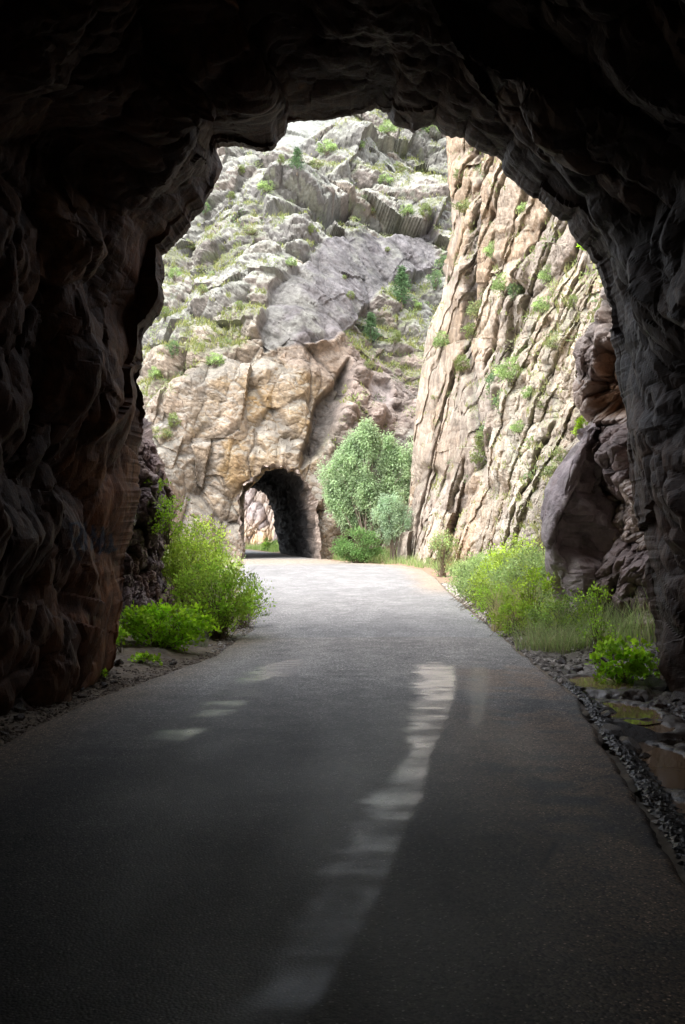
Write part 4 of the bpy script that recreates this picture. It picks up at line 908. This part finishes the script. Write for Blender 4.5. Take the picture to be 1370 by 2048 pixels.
def shrub_labels(L, LM, place):
    out = []
    for px, py, w_, k in L:
        nm, ax, ay = min(LM, key=lambda m: abs(m[1] - px) + abs(m[2] - py)); dx, dy = px - ax, py - ay
        rel = ("right of" if dx > 0 else "left of") if abs(dx) > abs(dy) else ("below" if dy > 0 else "above")
        out.append(f"{'small' if w_ < 28 else 'wide' if w_ > 39 else 'middling'} {KW[k]} shrub {'just ' if abs(dx) + abs(dy) < 60 else ''}{rel} {nm}, {place}")
    for t in set(out):
        ix = sorted([i for i, o in enumerate(out) if o == t], key=lambda i: L[i][1])
        if len(ix) == 2:
            for i, wd in zip(ix, ("upper", "lower")): out[i] = f"{wd} {out[i]}"
        elif len(ix) > 2:
            for i, wd in zip(ix, ("highest", "second highest", "third highest", "fourth highest", "fifth highest")): out[i] = f"{wd} {out[i]}"
    return out
SLH = [(530, 385, 34, 0), (655, 310, 42, 0), (430, 735, 38, 0), (345, 715, 36, 3), (720, 300, 26, 0), (840, 262, 44, 3), (865, 275, 40, 0), (775, 270, 36, 0), (460, 400, 24, 1), (410, 430, 30, 3), (480, 350, 26, 1), (582, 535, 26, 0),
       (635, 340, 30, 2), (380, 500, 26, 2), (350, 560, 28, 0), (330, 640, 26, 1), (815, 430, 30, 0), (850, 440, 34, 1), (770, 370, 30, 0), (870, 580, 40, 3), (885, 545, 34, 3), (700, 600, 24, 1), (480, 620, 26, 1), (405, 590, 26, 2),
       (310, 760, 28, 0), (350, 860, 34, 1), (325, 880, 40, 2), (790, 690, 30, 1), (740, 740, 24, 2), (760, 640, 24, 1), (690, 560, 14, 1), (775, 505, 14, 1), (500, 470, 26, 2), (620, 470, 24, 1), (830, 620, 30, 0), (560, 330, 22, 1), (800, 345, 28, 2), (745, 430, 26, 2)]
for (px, py, w_, k), lb in zip(SLH, shrub_labels(SLH, LMH, "on the hillside")): put_shrub(k, px, py, w_, lb, "shrubs on the far hillside")
SLC = [(930, 430, 40, 2), (960, 640, 46, 2), (945, 680, 40, 1), (925, 750, 34, 1), (885, 700, 40, 0), (1010, 590, 46, 0), (1030, 600, 34, 3), (990, 520, 36, 0), (1025, 770, 60, 0), (990, 800, 46, 3), (1005, 835, 40, 3), (970, 900, 42, 1), (960, 940, 50, 1), (975, 880, 36, 3),
       (1050, 430, 26, 0), (1100, 570, 40, 0), (1085, 630, 34, 0), (1110, 700, 28, 2), (1045, 760, 34, 1), (1040, 870, 34, 0), (1110, 960, 44, 2), (1130, 930, 34, 2), (1070, 720, 26, 1), (920, 360, 24, 2), (1090, 820, 26, 2), (1150, 620, 26, 1), (1060, 800, 30, 0), (870, 800, 16, 2)]
for (px, py, w_, k), lb in zip(SLC, shrub_labels(SLC, LMC, "on the cliff")): put_shrub(k, px, py, w_, lb, "shrubs on the right canyon wall")
def conifer(px, py, hpx, wpx, label):
    p = hit(px, py)
    if p is None: return
    h_ = hpx * p.y / F; w_ = wpx * p.y / F
    P_ = []; D_ = []; cl = []
    nb = 60
    for i in range(nb):
        t = .08 + .9 * (i + rng.random() * .6) / nb; a = i * 2.4 + rng.random(); L = w_ / 2 * (1 - t) ** .7 * (.65 + .6 * rng.random())
        m = 26; s = rng.random(m) ** .7; dv = np.array([math.cos(a), math.sin(a), .25])
        P_.append(dv[None] * (s * L)[:, None] + np.array([0, 0, t * h_]) + rng.normal(size=(m, 3)) * .05 * w_); D_.append(dv[None] + rng.normal(size=(m, 3)) * .6); cl += [i] * m
    P_ = np.concatenate(P_); D_ = np.concatenate(D_); D_ /= np.linalg.norm(D_, axis=1, keepdims=True); n = len(P_)
    no = rng.normal(size=(n, 3)) + (0, 0, 1.); no /= np.linalg.norm(no, axis=1, keepdims=True)
    v, q = leaves_mesh(P_, np.full(n, .075 * h_), np.full(n, .03 * h_), D_, no)
    tr = tube([(0, 0, -.1 * h_), (0, 0, .5 * h_), (0, 0, h_ * .97)], [.03 * h_, .018 * h_, .003 * h_], 6)
    tree("conifer_tree", p, (tr, (v, q, leafcols((.11, .19, .09), nb, np.array(cl), n))), label, "tree")
conifer(803, 612, 78, 46, "tallest dark conifer on the slope, standing below the purple rock slab")
conifer(742, 688, 62, 38, "dark conifer half hidden in the gully above the willow tree")
conifer(594, 346, 50, 36, "bright conifer high on the hillside above the overhanging boulder")
dense = (HX > 250) & (HX < 915) & (HY > 185) & (HY < 900)
# low scrub, too many little plants to count
def scrub(V, mask, n, smin, smax, name):
    idx = np.flatnonzero(mask); idx = rng.choice(idx, n, replace=False); m = 46; B = np.repeat(V[idx], m, 0); s_ = np.repeat(smin + (smax - smin) * rng.random(n) ** 1.5, m)
    g = rng.normal(size=(n * m, 3)); g /= np.linalg.norm(g, axis=1, keepdims=True); P_ = B + g * (s_ * rng.random(n * m) ** .4)[:, None] * (1, 1, .75) + np.stack([s_ * 0, s_ * 0, s_ * .4], 1)
    no = rng.normal(size=(n * m, 3)) * .6 + (0, 0, 1.); no /= np.linalg.norm(no, axis=1, keepdims=True); q = s_ * .36
    v, Q = leaves_mesh(P_, q, q * .5, g, no); pal = np.array([(.20, .28, .10), (.28, .36, .15), (.15, .22, .10), (.30, .33, .18)]); c = np.repeat(pal[rng.integers(4, size=n)] * (.7 + .6 * rng.random((n, 1))), m, 0) * (.75 + .5 * rng.random((n * m, 1)))
    return tag(mesh_np(name, v, Q, M_LEAF, np.repeat(c, 4, 0), False), kind="stuff")
# grass on the ledges, too many tufts to count
def tufts(V, Nn, mask, n, h_, name, kindcol, alt):
    idx = np.flatnonzero(mask); idx = rng.choice(idx, min(n, len(idx)), replace=len(idx) < n)
    B = V[idx]; k = 7; Pb = np.repeat(B, k, 0) + rng.normal(size=(len(B) * k, 3)) * h_ * .35
    v, q, c = blades(Pb, h_ * (.5 + .8 * rng.random(len(Pb))), h_ * .28, .7, kindcol, alt, 2)
    return tag(mesh_np(name, v, q, M_BLADE, c, False), kind="stuff")
tufts(hb, None, mossg.ravel() & dense.ravel(), 3800, .26, "ledge_grass", (.22, .26, .08), (.30, .30, .12))
scrub(hb, dense.ravel() & (moss.ravel() > .25) & (slab.ravel() < .2), 420, .15, .5, 'hillside_scrub')
scrub(C1.reshape(-1, 3), ((up > .15) & (PYc > 250) & (PYc < 1000) & (Uc > 0) & (Uc < .9)).ravel(), 150, .10, .35, 'cliff_scrub')
mC = (ss(.2, .6, up + .6 * nB - .1) > .6) & (PYc > 250) & (Uc > 0) & (Uc < .9)
tufts(C1.reshape(-1, 3), None, mC.ravel(), 700, .2, "ledge_grass", (.24, .28, .10), (.32, .30, .14))
# roadside grass
def field(n, xr, yr, cond, h0, wd, col, alt, name):
    x = rng.uniform(*xr, n); y = rng.uniform(*yr, n); m = cond(x, y); x = x[m]; y = y[m]
    nn = fbm(np.stack([x, y, x * 0], -1) * 1.2, 3, 951)
    hh = h0(x, y) * (.5 + .7 * rng.random(len(x))) * np.clip(1 + .8 * nn, .25, 2)
    v, q, c = blades(np.stack([x, y, gz(x, y) - .02], 1), hh, wd, .6, col, alt, 3)
    c = c * np.repeat(1 + .35 * nn, 8)[:, None]
    return tag(mesh_np(name, v, q, M_BLADE, c, False), kind="stuff")
field(52000, (2.5, 9), (14.5, 34), lambda x, y: (x - rr(y) > .30 + .25 * vnoise(np.stack([x * 2, y * 2, x * 0], -1), 3)) & (x - rr(y) < 4.5), lambda x, y: np.clip((x - rr(y) - .2) * .6, .08, .5), .014, (.32, .44, .16), (.46, .48, .25), "bank_grass")
field(26000, (-3, 9), (40, 66), lambda x, y: (x - rr(y) > np.where(y < 48, .6, .25)) & (x - rr(y) < 7), lambda x, y: .42 + 0 * x, .03, (.22, .32, .11), (.32, .38, .18), "verge_grass")
field(26000, (-9, -1.5), (17, 62), lambda x, y: (rl(y) - x > .3) & (rl(y) - x < 3.5), lambda x, y: np.clip((rl(y) - x) * .4, .1, .5), .02, (.24, .33, .13), (.34, .36, .18), "verge_grass")
field(5000, (-14, -5), (88, 105), lambda x, y: (x - rr(y) > .2), lambda x, y: .6 + 0 * x, .05, (.24, .36, .10), None, "verge_grass")

# ------------------------------------------------------------------ rocks, puddles, log
def chip(seed, flat=.55):
    r = np.random.default_rng(seed)
    import bmesh
    bm = bmesh.new(); bmesh.ops.create_icosphere(bm, subdivisions=3, radius=1)
    V = np.array([v.co[:] for v in bm.verts]); Fc = np.array([[v.index for v in f.verts] for f in bm.faces]); bm.free()
    for _ in range(14):
        n = r.normal(size=3); n /= np.linalg.norm(n); cdist = .45 + .4 * r.random(); d = V @ n; V = V - np.maximum(d - cdist, 0)[:, None] * n
    V = V * np.array([1, .6 + .4 * r.random(), flat * (.6 + .5 * r.random())]); V = V + .02 * vnoise(V * 6, seed)[:, None]
    return V / np.abs(V[:, :2]).max(), Fc
CH = []
for i in range(10):
    V, Q = chip(1000 + i); t = .55 + .6 * rng.random()
    c = np.zeros((len(V), 3)) + np.array((.10, .072, .058)) * t; c *= (1 + .3 * fbm(V * 3, 3, i))[:, None]
    o = mesh_np("rock", V, Q, M_WET, c, False); CH.append(o)
first = [True] * len(CH)
def put_rock(k, x, y, z, s, label, group=None, flat=1.0, mat=None, cat="rock"):
    o = CH[k] if first[k] else CH[k].copy()
    if not first[k]: sc.collection.objects.link(o)
    first[k] = False
    o.location = (x, y, z); o.scale = (s, s, s * flat); o.rotation_euler = (rng.normal() * .25, rng.normal() * .25, rng.random() * 6.28)
    for kk in ('label', 'group'):
        if kk in o: del o[kk]
    return tag(o, label, cat, group)
mw, t, b = mat_base("muddy_water"); b.inputs['Base Color'].default_value = (.26, .165, .095, 1); b.inputs['Roughness'].default_value = .04; b.inputs['Specular IOR Level'].default_value = .6
nn_ = noise_node(t, N(t, "ShaderNodeTexCoord").outputs['Object'], 6, 3); bp = N(t, "ShaderNodeBump"); bp.inputs['Strength'].default_value = .05; bp.inputs['Distance'].default_value = .01
t.links.new(nn_.outputs[0], bp.inputs['Height']); t.links.new(bp.outputs[0], b.inputs['Normal'])
pxy = []
for i, (px, py_, rx, ry_, z) in enumerate(PUD):
    x, y = groundpix(px, py_, z); pxy.append((x, y, rx, ry_))
    an = np.linspace(0, 2 * math.pi, 49)[:-1]; r = 1 + .22 * fbm(np.stack([np.cos(an), np.sin(an), an * 0 + i * 5], -1) * 1.6, 3, 970)
    V = np.stack([x + 1.3 * rx * r * np.cos(an), y + 1.3 * ry_ * r * np.sin(an), an * 0 + z], 1); V = np.concatenate([V, [[x, y, z]]])
    Q = np.array([[j, (j + 1) % 48, 48] for j in range(48)])
    tag(mesh_np("puddle", V, Q, mw), kind="structure")
BIG = [(1272, 1470, .24, "largest dark angular rock in the ditch, standing beside the muddy puddle"), (1205, 1398, .12, "pointed wet rock at the road edge above the middle puddle"), (1215, 1420, .10, "small dark pyramid-shaped rock between the two upper puddles"),
       (1245, 1395, .15, "flat pale wet rock shining in the ditch"), (1238, 1478, .15, "broad flat dark rock lying across the ditch by the road edge"), (1262, 1494, .13, "dark rounded rock at the top end of the brown puddle"), (1345, 1345, .36, "big smooth rock at the foot of the right tunnel wall"),
       (1320, 1368, .24, "layered rock slab next to the foot of the right tunnel wall"), (1310, 1398, .17, "flat brown rock in the rubble under the right wall")]
for i, (px, py_, s, lb) in enumerate(BIG):
    x, y = groundpix(px, py_, -.05); put_rock(i, x, y, float(gz(x, y)) + s * .18, s, lb)
nr = 0
while nr < 250:
    y = 5.6 + 8.6 * rng.random() ** .8; x = rr(y) + .12 + rng.random() * 1.25
    inp = any(((x - a) / b_) ** 2 + ((y - c_) / d_) ** 2 < .8 for a, c_, b_, d_ in pxy)
    if inp and rng.random() < .85: continue
    s = .028 + .10 * rng.random() ** 2.2
    put_rock(int(rng.integers(10)), x, y, float(gz(x, y)) + s * .2, s, "small wet dark stone in the rubble of the roadside ditch", "wet stones in the ditch"); nr += 1
for i in range(46):
    y = 8.5 + 5.0 * rng.random(); x = rl(y) - .1 - rng.random() * .5
    s = .015 + .05 * rng.random() ** 2
    put_rock(int(rng.integers(10)), x, y, float(gz(x, y)) + s * .25, s, "small stone on the dirt at the foot of the left tunnel wall", "stones by the left wall")
x, y = groundpix(237, 1337, .03); put_rock(3, x, y, float(gz(x, y)) + .03, .11, "flat angular stone lying at the corner of the left tunnel wall", flat=.6)
# loose gravel along the asphalt edges
def gravel(n, xf, yr, smin, smax, base, name, matg):
    y = rng.uniform(*yr, n); x = xf(y); s = smin + (smax - smin) * rng.random(n) ** 2
    V0 = np.array([(1, 0, 0), (-1, 0, 0), (0, 1, 0), (0, -1, 0), (0, 0, .7), (0, 0, -.7)], float); F0 = np.array([(0, 2, 4), (2, 1, 4), (1, 3, 4), (3, 0, 4), (2, 0, 5), (1, 2, 5), (3, 1, 5), (0, 3, 5)])
    a = rng.random(n) * 6.28; V = V0[None] * (1 + .35 * rng.normal(size=(n, 6, 1))); ca, sa = np.cos(a)[:, None], np.sin(a)[:, None]
    X = (V[..., 0] * ca - V[..., 1] * sa) * s[:, None] + x[:, None]; Y = (V[..., 0] * sa + V[..., 1] * ca) * s[:, None] + y[:, None]; Z = V[..., 2] * s[:, None] * .7 + (gz(x, y) + s * .2)[:, None]
    VV = np.stack([X, Y, Z], -1).reshape(-1, 3); Q = (F0[None] + np.arange(n)[:, None, None] * 6).reshape(-1, 3)
    c = np.repeat(np.array(base)[None] * (.4 + 1.1 * rng.random(n))[:, None], 6, 0)
    return tag(mesh_np(name, VV, Q, matg, c, False), kind="stuff")
gravel(9000, lambda y: rr(y) + .02 + np.abs(rng.normal(size=len(y))) * .45, (4.5, 12), .006, .035, (.10, .092, .09), "gravel", M_WET)
gravel(5000, lambda y: rr(y) + .03 + np.abs(rng.normal(size=len(y))) * .28, (11.5, 34), .015, .06, (.38, .34, .30), "gravel", M_MID)
gravel(4500, lambda y: rl(y) + .1 - np.abs(rng.normal(size=len(y))) * .4, (8, 16), .004, .022, (.20, .155, .12), "gravel", M_MID)
gravel(2500, lambda y: rl(y) + .32 - np.abs(rng.normal(size=len(y))) * .3, (14.5, 22), .01, .035, (.40, .37, .35), "gravel", M_MID)
# fallen log by the left verge
p0 = proj(437, 1150, 37); p1 = proj(472, 1122, 39)
def log(p0, p1, r, label, col):
    p0 = np.array(p0); p1 = np.array(p1); t = np.linspace(0, 1, 14)[:, None]; P_ = (p0 * (1 - t) + p1 * t) + np.sin(t * 5) * .02
    v, q = tube(P_ - p0, r * (1 + .15 * np.sin(t[:, 0] * 9)), 12); v = v + .03 * vnoise(v * 9, 5)[:, None]
    caps = np.array([[0, 3, 6, 9], [len(v) - 12, len(v) - 9, len(v) - 6, len(v) - 3]])
    o = mesh_np("log", v, np.concatenate([q, caps]), M_BARK, np.zeros((len(v), 3)) + col, False); o.location = p0
    return tag(o, label, "log")
log(p0, p1, .10, "weathered fallen log slanting over the left verge", (.30, .24, .21))
x, y = groundpix(425, 1152, 0); put_rock(5, x, y + 1.5, .18, .42, "grey flat-topped rock under the fallen log")
